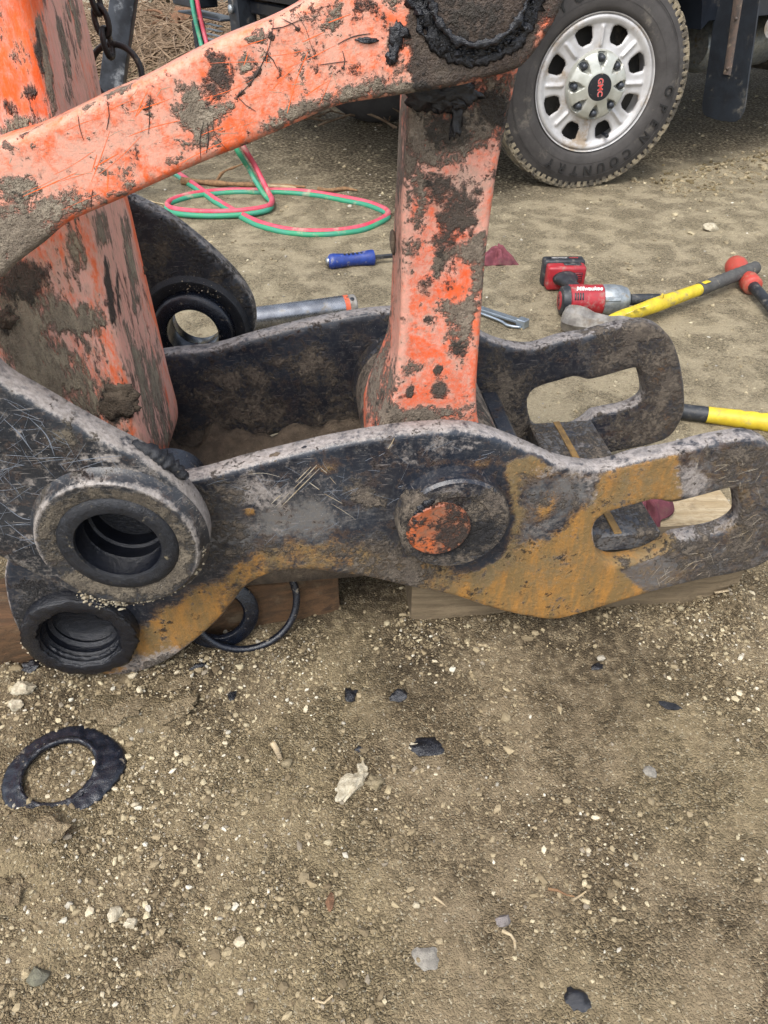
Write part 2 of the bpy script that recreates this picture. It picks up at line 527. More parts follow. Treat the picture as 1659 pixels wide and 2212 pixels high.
M = {}
M['orange'] = grimy('orange_paint', '#e2642f', '#d65a28', '#d59a85', mud=('#938a79', '#6f6658'), edge='#b98f78', rough=.42, scr=.25, edgeamt=.75, halo='#c79a8a')
M['orange_arm'] = grimy('orange_arm_paint', '#ea6420', '#dd5419', '#d9a596', mud=('#a0967f', '#7c7261'), dark=('#37312a', '#262320'), edge='#b98f78', rough=.5, stretch=(1.1, 1.1, .36), scr=.2, fadeamp=2.0, halo='#c3a196')
M['orange_link'] = grimy('orange_link_paint', '#dc5f2e', '#d05225', '#c99584', mud=('#857b6c', '#60574b'), dark=('#3b342c', '#2a2622'), edge='#a08571', rough=.5, scr=.15, halo='#b89888')
M['black'] = grimy('black_paint', '#15191f', '#20252c', '#45484c', mud=('#6f6657', '#4f473c'), dark=('#16161a', '#0d0e12'), edge='#a19a94', rough=.36, spots=.75, scr=.4, filmoff=.03, edgeamt=.92)
M['coupler'] = grimy('worn_black_steel', '#151a24', '#222933', '#5c5c5c', rust=('#986b2d', '#715a33'), mud=('#6d6356', '#574e45'), dark=('#17171b', '#0e0f13'), edge='#a39c97', rough=.34, spots=.5, scr=.35, filmoff=.0, edgeamt=.98)
M['orange_pin'] = grimy('worn_orange_pin_end', '#b4592c', '#8f4828', '#6b3f2a', mud=('#6a5d4e', '#4a4037'), dark=('#2b2420', '#1a1716'), edge='#a08571', rough=.45, scr=.2, sc=1.6, halo='#7d4a2e')
M['grease'] = simple('black_grease', '#0a0c12', '#10131b', rough=.11, sc=130, bump=.7, dist=.0025, brt=.3, spec=.6)
M['seal'] = simple('black_rubber_seal', '#0d1018', '#151a24', rough=.22, sc=100, bump=.6, dust=.1, dist=.0015, brt=.4, spec=.6)
M['dirtyseal'] = simple('dirty_black_rubber', '#101217', '#191c22', rough=.45, sc=110, bump=1.0, dust=.1, spec=.5, dustc='#80765f', dist=.002)
M['steel'] = simple('machined_steel', '#9a9c9f', '#7c7e82', rough=.28, metal=.9, sc=20, bump=.15, dust=.26, brt=.2)
M['galv'] = simple('galvanised_steel', '#a6b0b8', '#8d979f', rough=.38, metal=.75, sc=35, bump=.2, dust=.1)
M['dirtysteel'] = simple('dirty_forged_steel', '#918d86', '#65615c', rough=.5, metal=.4, sc=28, bump=.5, dust=.35, dustc='#7d7264')
def woodmat(name, c1, c2, c3, rotz_=0.0):
    m = NT(name)
    v = m.map((2.2, 38, 38), (0, 0, rotz_)); g = m.noise(2.2, 8, .65, v, .6); f = m.noise(6, 6, .7, m.map((3, 130, 130), (0, 0, rotz_)))
    c = m.mix(m.ss(g, .36, .62), lin(c1), lin(c2))
    c = m.mix(m.ss(f, .5, .75), c, lin(c3))
    d = m.noise(16, 8, .7)
    c = m.mix(m.ss(d, .52, .72, 0, .75), c, lin('#6f614c'))
    k = m.ss(m.noise(9, 3, .5, m.map((1, 6, 6), (0, 0, rotz_))), .68, .74)
    c = m.mix(m.math('MULTIPLY', k, .7), c, lin(c3))
    return m.fin(c, .85, m.bump(m.math('ADD', m.math('MULTIPLY', f, .7), m.math('ADD', g, m.math('MULTIPLY', d, .5))), .003, .8))
M['oldwood'] = woodmat('weathered_dark_timber', '#5c4229', '#42301c', '#21170f', -.25)
M['greywood'] = woodmat('grey_weathered_timber', '#7d6d55', '#645641', '#3f3527', -.09)
M['plank'] = woodmat('pale_weathered_plank', '#b9a88a', '#a08c6a', '#6d5b41', -.2)
def clothmat(name, c1, c2):
    m = NT(name); n = m.noise(30, 6, .65); f = m.noise(700, 2, .5)
    c = m.mix(m.ss(n, .3, .7), lin(c1), lin(c2)); c = m.mix(m.ss(m.noise(18, 7, .7), .55, .7, 0, .6), c, lin('#6a5a4e'))
    return m.fin(c, .95, m.bump(m.math('ADD', n, f), .002, .6), spec=.1)
M['rag'] = clothmat('maroon_cloth', '#7d4a50', '#5f3840')
M['hose_red'] = simple('red_rubber_hose', '#b8384c', '#b55361', rough=.55, sc=18, bump=.15, dust=.32, dustc='#a98a7c')
M['hose_green'] = simple('green_rubber_hose', '#2b865f', '#35806b', rough=.55, sc=18, bump=.15, dust=.32, dustc='#93917a')
M['blue'] = simple('blue_plastic', '#213c85', '#1a3072', rough=.45, sc=50, bump=.2, dust=.34, dustc='#8f8a80')
M['yellow'] = simple('yellow_fibreglass', '#c9b32a', '#b39b22', rough=.5, sc=30, bump=.25, dust=.42, dustc='#8d8258')
M['greyrub'] = simple('grey_rubber_grip', '#4c4b48', '#3d3c3a', rough=.75, sc=60, bump=.4, dust=.2, dustc='#7d7566')
M['blackplastic'] = simple('black_plastic', '#1d2024', '#2a2d31', rough=.5, sc=60, bump=.3, dust=.34, dustc='#6c675f')
M['redplastic'] = simple('red_plastic', '#9c2229', '#8a2029', rough=.42, sc=40, bump=.2, dust=.4, dustc='#8a6f66')
M['alloy'] = simple('cast_aluminium', '#9aa0a3', '#7d8386', rough=.42, metal=.6, sc=60, bump=.4, dust=.35)
M['redrubber'] = simple('red_urethane', '#a93a30', '#994032', rough=.5, sc=35, bump=.3, dust=.45, dustc='#8c6a55')
M['tyre'] = simple('tyre_rubber', '#423f3d', '#373432', rough=.78, sc=12, bump=.25, dust=.22, dustc='#6b655b', dist=.001)
M['tread'] = simple('muddy_tread_rubber', '#4f493f', '#403c35', rough=.9, sc=22, bump=.6, dust=.85, dustc='#8b806a', dist=.003)
M['letter'] = simple('raised_tyre_lettering', '#151413', '#1a1918', rough=.6, sc=40, bump=.2)
M['rim'] = simple('dirty_silver_wheel', '#bdbcbb', '#a6a4a2', rough=.5, metal=.25, sc=9, bump=.15, dust=.42, dustc='#94846f')
M['cap'] = simple('silver_hub_cap', '#b9bab2', '#a8a99f', rough=.4, metal=.4, sc=15, bump=.1, dust=.18)
M['capblack'] = simple('black_cap_disc', '#15171c', '#1c1f25', rough=.35, sc=60, bump=.2, dust=.1)
M['redletter'] = simple('red_emblem', '#c9423f', '#c9423f', rough=.4, sc=40, bump=.0)
M['chromeletter'] = simple('bright_emblem_edge', '#cfc9c6', '#cfc9c6', rough=.3, metal=.6, sc=40, bump=.0)
M['whiteletter'] = simple('white_print', '#d8d4d0', '#c9c4be', rough=.5, sc=60, bump=0)
M['lug'] = simple('black_lug_nut', '#3d4147', '#2c2f34', rough=.35, metal=.3, sc=60, bump=.1, dust=.12)
M['truckblack'] = simple('black_truck_paint', '#14181f', '#1b2028', rough=.35, sc=10, bump=.1, dust=.2, dustc='#5a554d')
M['bumper'] = simple('black_painted_tube', '#171b22', '#232931', rough=.4, sc=22, bump=.3, dust=.22, dustc='#6a665f')
M['flap'] = simple('black_rubber_flap', '#12161c', '#1a2027', rough=.55, sc=14, bump=.4, dust=.28, dustc='#5d5950')
M['rustsheet'] = simple('rusty_steel_strip', '#5c4d44', '#46403c', rough=.75, sc=40, bump=.4, dust=.2)
M['under'] = simple('dusty_underbody', '#2c2b29', '#3c3934', rough=.85, sc=12, bump=.4, dust=.35, dustc='#6a6153')
M['chain'] = simple('dark_chain_steel', '#23201f', '#332b27', rough=.5, metal=.4, sc=60, bump=.5, dust=.16)
M['post'] = simple('scuffed_black_post', '#20242b', '#3a3f47', rough=.42, sc=16, bump=.3, dust=.26, dustc='#8b8f93')
M['twig'] = simple('dry_wood_twig', '#8a6b4a', '#6a4f37', rough=.9, sc=70, bump=.7)
M['brush'] = simple('dry_brush', '#5c4a37', '#84705a', rough=.95, sc=14, bump=.4)
M['trackmud'] = simple('mud_caked_track', '#a39d8c', '#8d8674', rough=.95, sc=9, bump=.6, dust=.3, dustc='#8a8069')
M['glass'] = simple('dark_window_glass', '#0d1013', '#12161a', rough=.08, sc=5, bump=0)

# ground -----------------------------------------------------------------
g = NT('packed_dirt'); g.dims = '2D'
n1 = g.noise(1.6, 4, .6); n2 = g.noise(9, 5, .66); n3 = g.noise(60, 5, .72); n4 = g.noise(300, 3, .7); n5 = g.noise(1100, 1, .6)
gc = g.mix(g.ss(n2, .34, .66), lin('#94846a'), lin('#7d6e56'))
gc = g.mix(g.ss(n1, .42, .66, 0, .7), gc, lin('#978869'))
gc = g.mix(g.ss(n3, .48, .70, 0, .42), gc, lin('#5f533f'))
gc = g.mix(g.ss(n3, .42, .30, 0, .45), gc, lin('#9a8f75'))
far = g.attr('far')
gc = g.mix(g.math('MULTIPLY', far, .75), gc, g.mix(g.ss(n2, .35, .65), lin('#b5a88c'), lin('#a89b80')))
# crumb mosaic: two sizes of grains, each with its own tone and a dark gap
def grains(sc_, jit_):
    vv = g.noise(sc_ * .5, 2, .5, None, 0, True)
    vec = g.t.nodes.new('ShaderNodeMix'); vec.data_type = 'RGBA'; vec.inputs[0].default_value = jit_ / sc_; g.put(vec.inputs[6], g.co); g.put(vec.inputs[7], vv)
    col_ = g.sep(g.voro(sc_, 'F1', vec.outputs[2], 'Color')); ed = g.voro(sc_, 'DISTANCE_TO_EDGE', vec.outputs[2]); return col_, ed
c1_, e1_ = grains(210, .0); c2_, e2_ = grains(430, .0)
tone = g.math('ADD', g.math('MULTIPLY', g.math('SUBTRACT', c1_[0], .5), .64), g.math('MULTIPLY', g.math('SUBTRACT', c2_[0], .5), .72))
loose = g.ss(n2, .36, .60, .25, 1.0)
k = g.math('ADD', 1.0, g.math('MULTIPLY', tone, loose))
gap = g.math('MULTIPLY', g.math('MULTIPLY', g.ss(e1_, .07, .0), g.ss(n3, .40, .60)), loose)
br_ = g.t.nodes.new('ShaderNodeMix'); br_.data_type = 'RGBA'; br_.blend_type = 'MULTIPLY'; br_.inputs[0].default_value = 1.0
cmb = g.t.nodes.new('ShaderNodeCombineColor'); g.put(cmb.inputs[0], k); g.put(cmb.inputs[1], k); g.put(cmb.inputs[2], k)
g.put(br_.inputs[6], gc); g.put(br_.inputs[7], cmb.outputs[0]); gc = br_.outputs[2]
gc = g.mix(g.math('MULTIPLY', gap, .6), gc, lin('#3f3527'))
sel = g.math('MULTIPLY', g.ss(c2_[1], .93, .95), g.ss(e2_, .02, .10))
gc = g.mix(g.math('MULTIPLY', sel, .75), gc, lin('#bdb298'))
gc = g.mix(g.math('MULTIPLY', g.attr('damp_shade'), g.ss(n3, .3, .6)), gc, lin('#4d4335'))  # darkens the ground colour for damp soil and painted truck shade
hh = g.math('ADD', g.math('MULTIPLY', n3, .9), g.math('ADD', g.math('MULTIPLY', n4, .4), g.math('MULTIPLY', n5, .15)))
hh = g.math('ADD', hh, g.math('MULTIPLY', g.math('MULTIPLY', g.ss(e1_, 0, .3), loose), .32))
hh = g.math('ADD', hh, g.math('MULTIPLY', g.math('MULTIPLY', g.ss(e2_, 0, .3), loose), .14))
crack = g.ss(g.voro(30, 'DISTANCE_TO_EDGE', g.map((1, 1, 1))), .0, .04)
hh = g.math('ADD', hh, g.math('MULTIPLY', g.math('MULTIPLY', crack, g.ss(n2, .52, .6)), .3))
M['ground'] = g.fin(gc, .96, g.bump(hh, .0125, 1.0), spec=.15)

def stonemat(name, amp=1.0):
    m = NT(name); c = m.attr('scol', True); n = m.noise(300, 5, .7)
    c = m.mix(m.ss(n, .35, .75, 0, .45), c, m.mix(.6, c, lin('#6a5a42')))
    return m.fin(c, .92, m.bump(n, .0015, .6), spec=.2)
M['stone'] = stonemat('loose_stone')
def rockm(name, c1, c2):
    return simple(name, c1, c2, rough=.93, sc=120, bump=.9, dist=.003, spec=.2)
M['palerock'] = rockm('pale_chalky_stone', '#bab19b', '#9a907b')
M['tanclod'] = rockm('tan_dirt_clod', '#8b7f67', '#756a53')
M['clod'] = rockm('brown_dirt_clod', '#7c6849', '#67553b')
M['greyrock'] = rockm('grey_stone', '#8f8a80', '#77736b')
M['bluerock'] = rockm('blue_grey_stone', '#72705f', '#5f5d52')
M['purplerock'] = rockm('purple_grey_stone', '#827b78', '#6d6763')
M['bark'] = rockm('reddish_bark', '#80604a', '#664d3b')

# ------------------------------------------------------------------ ground
def axis_spacing(core0, core1, d, lo, hi, gr):
    a = list(np.arange(core0, core1, d)); x = a[-1]; s = d
    while x < hi: s *= gr; x += s; a.append(x)
    x = a[0]; s = d; b = []
    while x > lo: s *= gr; x -= s; b.append(x)
    return np.array(b[::-1] + a)
LUMPS = [(60, 1500, .10, .022), (250, 1545, .09, .012), (370, 1540, .09, .010), (330, 1480, .07, .012), (0, 1620, .07, .012),
         (70, 1800, .09, .012), (160, 1830, .05, .010), (0, 1850, .08, .014), (100, 2010, .10, .010), (560, 1430, .06, .008),
         (1560, 1290, .08, .012), (1640, 1330, .1, .012), (1640, 1460, .08, .010), (120, 2130, .07, -.014), (240, 2120, .04, .006)]
LW = [(atZ(a, b), r, h) for a, b, r, h in LUMPS]
W0 = Vector((0.895, 3.316, 0))
e_r = Vector((0.83, 0.55, 0)).normalized(); e_i = Vector((-e_r.y, e_r.x, 0))
TB_E = [((atZ(0, 1463).x - .18, atZ(0, 1463).y - .06), tuple(atZ(735, 1330))[:2]), (tuple(atZ(888, 1350))[:2], tuple(atZ(1583, 1300))[:2])]
def gh(x, y):
    x = np.asarray(x, float); y = np.asarray(y, float)
    nearf = np.clip(1.0 - (np.hypot(x, y - .8) - .3) / 2.5, .0, 1)
    z = fbm(x * 1.3, y * 1.3, 3, 5) * .03 * np.clip((np.hypot(x, y) - 1.0) / 3, 0, 1.0)
    z = z + fbm(x * 6, y * 6, 4, 21) * .012
    dn_ = np.clip(1.25 - np.hypot(x, y - .6) / 1.6, .12, 1)
    z = z + dn_ * fbm(x * 26, y * 26, 4, 33, .6) * .0085 * (.45 + .8 * vnoise(x * 4, y * 4, 77))
    z = z + dn_ * fbm(x * 110, y * 110, 2, 41, .6) * .0035 * (.4 + vnoise(x * 5, y * 5, 78))
    cl = fbm(x * 14, y * 14, 4, 91, .6)
    for P, r, h in LW:
        q = np.hypot(x - P.x, y - P.y) / r
        z = z + h * np.clip(1.15 - q, 0, 1) ** 1.4 * (.7 + 2.2 * cl)
    for (ax_, ay_), (bx_, by_) in TB_E:      # dirt banked against the timbers
        ux, uy = bx_ - ax_, by_ - ay_; ll = ux * ux + uy * uy
        tt = np.clip(((x - ax_) * ux + (y - ay_) * uy) / ll, 0, 1)
        dd = np.hypot(x - (ax_ + ux * tt), y - (ay_ + uy * tt))
        z = z + np.exp(-(dd / .022) ** 2) * (.006 + .05 * np.clip(cl, 0, 1))
    # ruts and churned berms by the truck
    s = (x - W0.x) * e_r.x + (y - W0.y) * e_r.y; t = (x - W0.x) * e_i.x + (y - W0.y) * e_i.y
    rut = np.exp(-((t - .12) / .17) ** 2) * np.clip((s - .2) / .5, 0, 1) * np.clip((7 - s) / 2, 0, 1)
    z = z - .018 * rut + .03 * np.exp(-((t + .17) / .09) ** 2) * np.clip((s - .25) / .5, 0, 1) * np.clip((7 - s) / 2, 0, 1) * (.6 + 2.5 * fbm(x * 5, y * 5, 4, 61))
    z = z + np.clip((y - 3.4) / 8, 0, 1) * fbm(x * 2.2, y * 2.2, 4, 71) * .12
    return z
xs = axis_spacing(-.55, .62, .0032, -45, 45, 1.035)
ys = axis_spacing(.2, 1.05, .0032, -6, 80, 1.027)
XX, YY = np.meshgrid(xs, ys)
ZZ = gh(XX, YY)
nx, ny = len(xs), len(ys)
V = np.stack([XX.ravel(), YY.ravel(), ZZ.ravel()], 1)
I = np.arange(nx * ny).reshape(ny, nx)
Q = np.stack([I[:-1, :-1].ravel(), I[:-1, 1:].ravel(), I[1:, 1:].ravel(), I[1:, :-1].ravel()], 1)
me = bpy.data.meshes.new('ground')
me.vertices.add(len(V)); me.vertices.foreach_set('co', V.ravel())
me.loops.add(Q.size); me.loops.foreach_set('vertex_index', Q.ravel())
me.polygons.add(len(Q)); me.polygons.foreach_set('loop_start', np.arange(0, Q.size, 4))
me.polygons.foreach_set('use_smooth', np.ones(len(Q), bool))
me.update(calc_edges=True)
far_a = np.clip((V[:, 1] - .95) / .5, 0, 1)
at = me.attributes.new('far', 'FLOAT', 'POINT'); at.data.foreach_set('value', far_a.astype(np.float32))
damp_shade = np.zeros(len(V))
for a, b, r in [(700, 1330, .1), (420, 1450, .12), (1250, 1370, .16), (120, 1480, .1), (900, 1400, .12), (800, 1290, .1)]:
    P = atZ(a, b); damp_shade = np.maximum(damp_shade, .8 * np.clip(1.3 - np.hypot(V[:, 0] - P.x, V[:, 1] - P.y) / r, 0, 1))
dk = np.clip((V[:, 1] - 3.1) / 1.0, 0, 1) * np.clip((-V[:, 0] + 1.6) / 1.2, 0, 1) * .85  # shade under the truck front, plus darker soil, painted into the ground colour
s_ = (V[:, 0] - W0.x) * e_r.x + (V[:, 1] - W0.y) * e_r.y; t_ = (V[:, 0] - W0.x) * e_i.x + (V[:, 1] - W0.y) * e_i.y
dk = np.maximum(dk, .95 * np.clip((t_ + .02) / .2, 0, 1) * np.clip((s_ + 1.2) / .4, 0, 1) * np.clip((3.2 - t_) / .8, 0, 1))  # painted shade over the truck's footprint, along with dark wet ruts
at = me.attributes.new('damp_shade', 'FLOAT', 'POINT'); at.data.foreach_set('value', np.maximum(damp_shade, dk).astype(np.float32))
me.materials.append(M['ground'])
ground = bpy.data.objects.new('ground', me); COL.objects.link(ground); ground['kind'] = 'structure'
ground['label'] = 'packed brown dirt ground strewn with crumbs and pebbles'
def gz(x, y): return float(gh(np.array([x]), np.array([y]))[0])
def onG(x, y, h=0.0):
    P = atZ(x, y, h); P.z = h + gz(P.x, P.y); return P

# loose gravel and crumbs (uncountable): one mesh each
ICO = bmesh.new(); bmesh.ops.create_icosphere(ICO, subdivisions=1, radius=1.0)
IV, IF = bm_arrays(ICO); ICO.free(); IV = np.array([tuple(v) for v in IV]); IF = np.array(IF)
I2 = bmesh.new(); bmesh.ops.create_icosphere(I2, subdivisions=2, radius=1.0); I2.free()
def gravel(name, label, P, R, colors, flat=.65, parent=None, mat=None):
    n = len(P)
    base = IV if name != 'x' else IV
    k = len(base)
    D = base[None] * rng.uniform(.62, 1.25, (n, k, 1))
    ang = rng.uniform(0, 6.283, n); ca, sa = np.cos(ang), np.sin(ang)
    D = D * np.stack([rng.uniform(.7, 1.4, n), rng.uniform(.6, 1.1, n), rng.uniform(.45, .9, n) * flat / .65], 1)[:, None]
    X = D[..., 0] * ca[:, None] - D[..., 1] * sa[:, None]; Y = D[..., 0] * sa[:, None] + D[..., 1] * ca[:, None]
    W = np.stack([X, Y, D[..., 2]], 2) * R[:, None, None]
    W = W + P[:, None]
    VV = W.reshape(-1, 3)
    if parent is not None: VV = VV - np.array(parent.location)
    FF = (IF[None] + (np.arange(n) * k)[:, None, None]).reshape(-1, 3)
    me = bpy.data.meshes.new(name)
    me.vertices.add(len(VV)); me.vertices.foreach_set('co', VV.ravel())
    me.loops.add(FF.size); me.loops.foreach_set('vertex_index', FF.ravel())
    me.polygons.add(len(FF)); me.polygons.foreach_set('loop_start', np.arange(0, FF.size, 3))
    me.polygons.foreach_set('use_smooth', np.zeros(len(FF), bool))
    me.update(calc_edges=True)
    at = me.attributes.new('scol', 'FLOAT_COLOR', 'POINT')
    cc = np.repeat(colors, k, axis=0)
    at.data.foreach_set('color', np.concatenate([cc, np.ones((len(cc), 1))], 1).astype(np.float32).ravel())
    me.materials.append(mat or M['stone'])
    o = bpy.data.objects.new(name, me); COL.objects.link(o)
    o['kind'] = 'stuff'
    if parent is not None: o.parent = parent
    else: o['label'] = label; o['category'] = 'gravel'
    return o
def pal(hexes, w, n):
    c = np.array([lin(h)[:3] for h in hexes]); i = rng.choice(len(hexes), n, p=np.array(w) / sum(w))
    return np.clip(c[i] * rng.uniform(.8, 1.2, (n, 1)), 0, 1)
CLUST = [(60, 1500, .12), (330, 1490, .12), (230, 1640, .10), (400, 1640, .1), (290, 1720, .12), (540, 1470, .09), (60, 1790, .09), (240, 1810, .1),
         (300, 1950, .13), (470, 1890, .14), (800, 1690, .08), (640, 1450, .08), (930, 1360, .08), (1450, 1330, .1), (1560, 1330, .09), (1640, 1480, .1),
         (560, 1400, .08), (200, 1520, .1), (430, 2100, .14), (1160, 1850, .1), (1350, 1830, .08), (130, 1700, .06), (30, 1480, .08), (150, 1480, .07), (420, 1450, .06), (660, 1400, .05), (900, 1375, .06), (1500, 1310, .07)]
CW = [(atZ(a, b), r) for a, b, r in CLUST]
def density(x, y, s):
    d = .10 + 3.2 * np.clip(fbm(x * 6, y * 6, 4, s) - .02, 0, 1)
    for P, r in CW: d = d + .95 * np.exp(-((x - P.x) ** 2 + (y - P.y) ** 2) / (r * r) * 1.6)
    return d
def scatter(n, seed, x0=-.72, x1=.78, y0=.22, y1=1.15, dmax=2.4):
    X = rng.uniform(x0, x1, n * 5); Y = rng.uniform(y0, y1, n * 5)
    keep = rng.uniform(0, dmax, n * 5) < density(X, Y, seed)
    X, Y = X[keep][:n], Y[keep][:n]; return X, Y
X, Y = scatter(3600, 3, dmax=3.0); R = np.clip(np.exp(rng.normal(math.log(.0015), .58, len(X))), .0006, .0068)
gravel('pale_gravel', 'pale cream crumbs and pebbles scattered over the near dirt', np.stack([X, Y, gh(X, Y) + R * .25], 1), R,
       pal(['#b9ae95', '#aba084', '#9b8f74', '#b5b0a0', '#a29c8e', '#cbc3b0'], [5, 6, 5, 2, 2, 1], len(X)))
X, Y = scatter(22000, 8, dmax=1.6); R = np.clip(np.exp(rng.normal(math.log(.0014), .55, len(X))), .001, .008)
gravel('dirt_crumbs', 'brown dirt crumbs loose on the near ground', np.stack([X, Y, gh(X, Y) + R * .15], 1), R,
       pal(['#8b7e65', '#7d7058', '#6f634e', '#94876c', '#82796a', '#625643'], [5, 5, 4, 3, 1, 1], len(X)))
n = 9000; t = rng.uniform(0, 1, n); Y = 1.0 + 4.6 * t ** 1.5; X = rng.uniform(-.75, .85, n) * (Y + .2)
R = np.clip(np.exp(rng.normal(math.log(.0024), .5, n)), .0012, .014) * (.7 + .22 * Y)
gravel('far_gravel', 'small tan stones and crumbs over the ground behind the coupler', np.stack([X, Y, gh(X, Y) + R * .1], 1), R,
       pal(['#a0957a', '#8b8067', '#756b56', '#b3a98f', '#9c978a', '#c9c3b4'], [6, 6, 4, 1.5, 1, .5], n))
n = 2600; s_ = rng.uniform(.2, 4, n); t_ = rng.normal(-.18, .10, n)
X = W0.x + e_r.x * s_ + e_i.x * t_; Y = W0.y + e_r.y * s_ + e_i.y * t_; R = np.clip(np.exp(rng.normal(math.log(.0048), .55, n)), .002, .018)
gravel('churned_clods', 'churned dirt clods in a row beside the truck tyre', np.stack([X, Y, gh(X, Y) + R * .2], 1), R, pal(['#8d8167', '#786c54', '#a0957b', '#62573f'], [5, 4, .6, 4], n))

# ================================================================== quick coupler
CP = PL((0, .763), (-.115, .993))
TH = .032                       # plate thickness
SEP = .355                      # from the near plate's outer face to the far plate's inner face
def Z3(x, y): return (1062 + .36 * x, 862.6 + .36 * y)
coupler = thing('quick_coupler', 'rusty black excavator quick coupler with two slotted side plates lying on timbers', 'coupler', (0.1, .95, 0))
near_px = [(425, 1037), (531, 1008), (620, 986), (711, 965), (837, 943), (910, 935), (981, 932), (1030, 936), (1071, 947), (1128, 969), (1165, 985), (1206, 1003),
           (1263, 1015), (1314, 1015), (1386, 994), (1461, 981), (1530, 963), (1595, 951), (1623, 949), (1655, 957), (1683, 980), (1700, 1025), (1706, 1110),
           (1696, 1165), (1655, 1217), (1602, 1237), (1512, 1255), (1397, 1284), (1314, 1309), (1242, 1331), (1198, 1340), (1152, 1336), (1062, 1316),
           (981, 1289), (891, 1271), (783, 1247), (725, 1240), (675, 1233), (639, 1232), (596, 1238), (560, 1251), (531, 1269), (479, 1332), (430, 1378), (360, 1429),
           (299, 1454), (252, 1460), (200, 1456), (140, 1444), (95, 1425), (58, 1393), (30, 1345), (14, 1289), (10, 1235), (40, 1165), (130, 1095), (280, 1055)]
slot_px = [Z3(*q) for q in [(740, 672), (680, 695), (640, 725), (615, 770), (612, 820), (622, 880), (645, 945), (715, 988), (790, 990), (850, 980), (960, 950), (1050, 900),
           (1100, 862), (1200, 840), (1380, 800), (1462, 758), (1490, 728), (1496, 690), (1490, 620), (1474, 556), (1460, 541), (1420, 543), (1300, 575), (1160, 612), (1080, 626), (1020, 611), (975, 609), (860, 640)]]
near_o = [CP.hit(x, y) for x, y in near_px]
slot_o = [CP.hit(x, y) for x, y in slot_px]
pinA = CP.hit(973, 1106)         # pin axis
hookA = CP.hit(178, 1360)        # lower left boss axis
rustpoly = [(1092, 1010), (1115, 988), (1150, 985), (1200, 1008), (1290, 1022), (1460, 983), (1476, 1075), (1400, 1090), (1290, 1120), (1300, 1205), (1330, 1230), (1400, 1290), (1198, 1345), (960, 1290),
            (1010, 1245), (1085, 1205), (1108, 1120), (1100, 1060)]
greyp = [(1120, 1028), (1200, 1015), (1292, 1030), (1285, 1080), (1190, 1160), (1105, 1190), (1128, 1110)]
tip = [(1478, 970), (1800, 930), (1800, 1250), (1400, 1290), (1335, 1230), (1330, 1200), (1480, 1130), (1480, 1060)]
MK = [('rust', 'P', rustpoly, 9, 1.0), ('rust', 'P', greyp, 26, -.95), ('fade', 'P', greyp, 20, .55), ('bare', 'P', greyp, 26, .16), ('bare', 'L', [(1150, 1022), (1220, 1018), (1285, 1035), (1280, 1070)], 12, .35), ('mud', 1200, 1075, 60, 40, .3), ('rust', 1180, 1090, 20, 40, .5, 30),
      ('tone', 'L', [(1100, 995), (1118, 1050), (1116, 1130), (1090, 1200), (1040, 1245)], 24, .9), ('tone', 1180, 1000, 100, 24, .8), ('tone', 1340, 1050, 130, 60, .55), ('tone', 1180, 1230, 90, 60, .4), ('tone', 1050, 1290, 90, 30, -.3),
      ('mud', 'P', tip, 22, .42), ('rust', 'P', tip, 24, .36), ('tone', 'P', tip, 20, .8), ('fade', 'P', tip, 20, .4), ('mud', 1505, 1030, 34, 46, -.5), ('bare', 1500, 1040, 40, 45, .5), ('mud', 1400, 1240, 50, 35, -.45), ('fade', 1400, 1240, 60, 40, .7),
      ('rust', 'L', [(250, 1450), (340, 1400), (430, 1340), (520, 1260), (600, 1215), (720, 1205), (860, 1235), (960, 1260)], 46, .55), ('tone', 'L', [(600, 1190), (720, 1190), (860, 1220), (960, 1260)], 50, .6), ('tone', 300, 1390, 90, 60, .3),
      ('rust', 380, 1345, 90, 45, .5, -35), ('bare', 330, 1432, 95, 22, .75, -22), ('mud', 330, 1440, 90, 18, .5, -22),
      ('mud', 820, 1205, 100, 45, .55), ('mud', 900, 1250, 90, 30, .4), ('fade', 560, 1110, 150, 80, .22), ('bare', 620, 1060, 110, 50, .2), ('bare', 500, 1060, 60, 40, .2), ('mud', 480, 1150, 80, 60, .35), ('fade', 480, 1170, 90, 70, .35), ('fade', 720, 1120, 130, 45, .38),
      ('mud', 480, 1060, 70, 40, .4), ('bare', 560, 1070, 60, 40, .35), ('mud', 790, 1070, 50, 26, .7, 20), ('bare', 780, 1075, 60, 40, .25),
      
       ('rust', 540, 1105, 14, 8, .9), ('rust', 700, 1010, 30, 14, .4),
      ('bare', 985, 960, 60, 20, .42), ('bare', 880, 985, 50, 25, .3), ('bare', 'L', [(838, 968), (850, 950)], 2.5, .9), ('fade', 640, 1130, 60, 40, .4),
      ('rust', 1020, 1000, 90, 8, .35), ('mud', 600, 1190, 90, 18, .3), ('bare', 'L', [(525, 1135), (610, 1150)], 8, .4), ('bare', 540, 1180, 40, 10, .4),
      ('bare', 'P', [(1285, 1150), (1460, 1150), (1460, 1180), (1330, 1235), (1285, 1215)], 4, -.8), ('rust', 'P', [(1288, 1158), (1460, 1150), (1455, 1185), (1330, 1232), (1290, 1210)], 4, 1.2), ('dark', 100, 1300, 70, 60, .55), ('dark', 60, 1390, 60, 60, .5), ('bare', 50, 1400, 40, 40, .3)]
hole1 = circ(hookA[0], hookA[1], .052, 44)
near = plate('side_plate', CP, 0.0, near_o, TH, M['coupler'], coupler, [slot_o, hole1], .004, .008, .0066, marks=MK)
near['label'] = 'near side plate with orange rust and long slot'
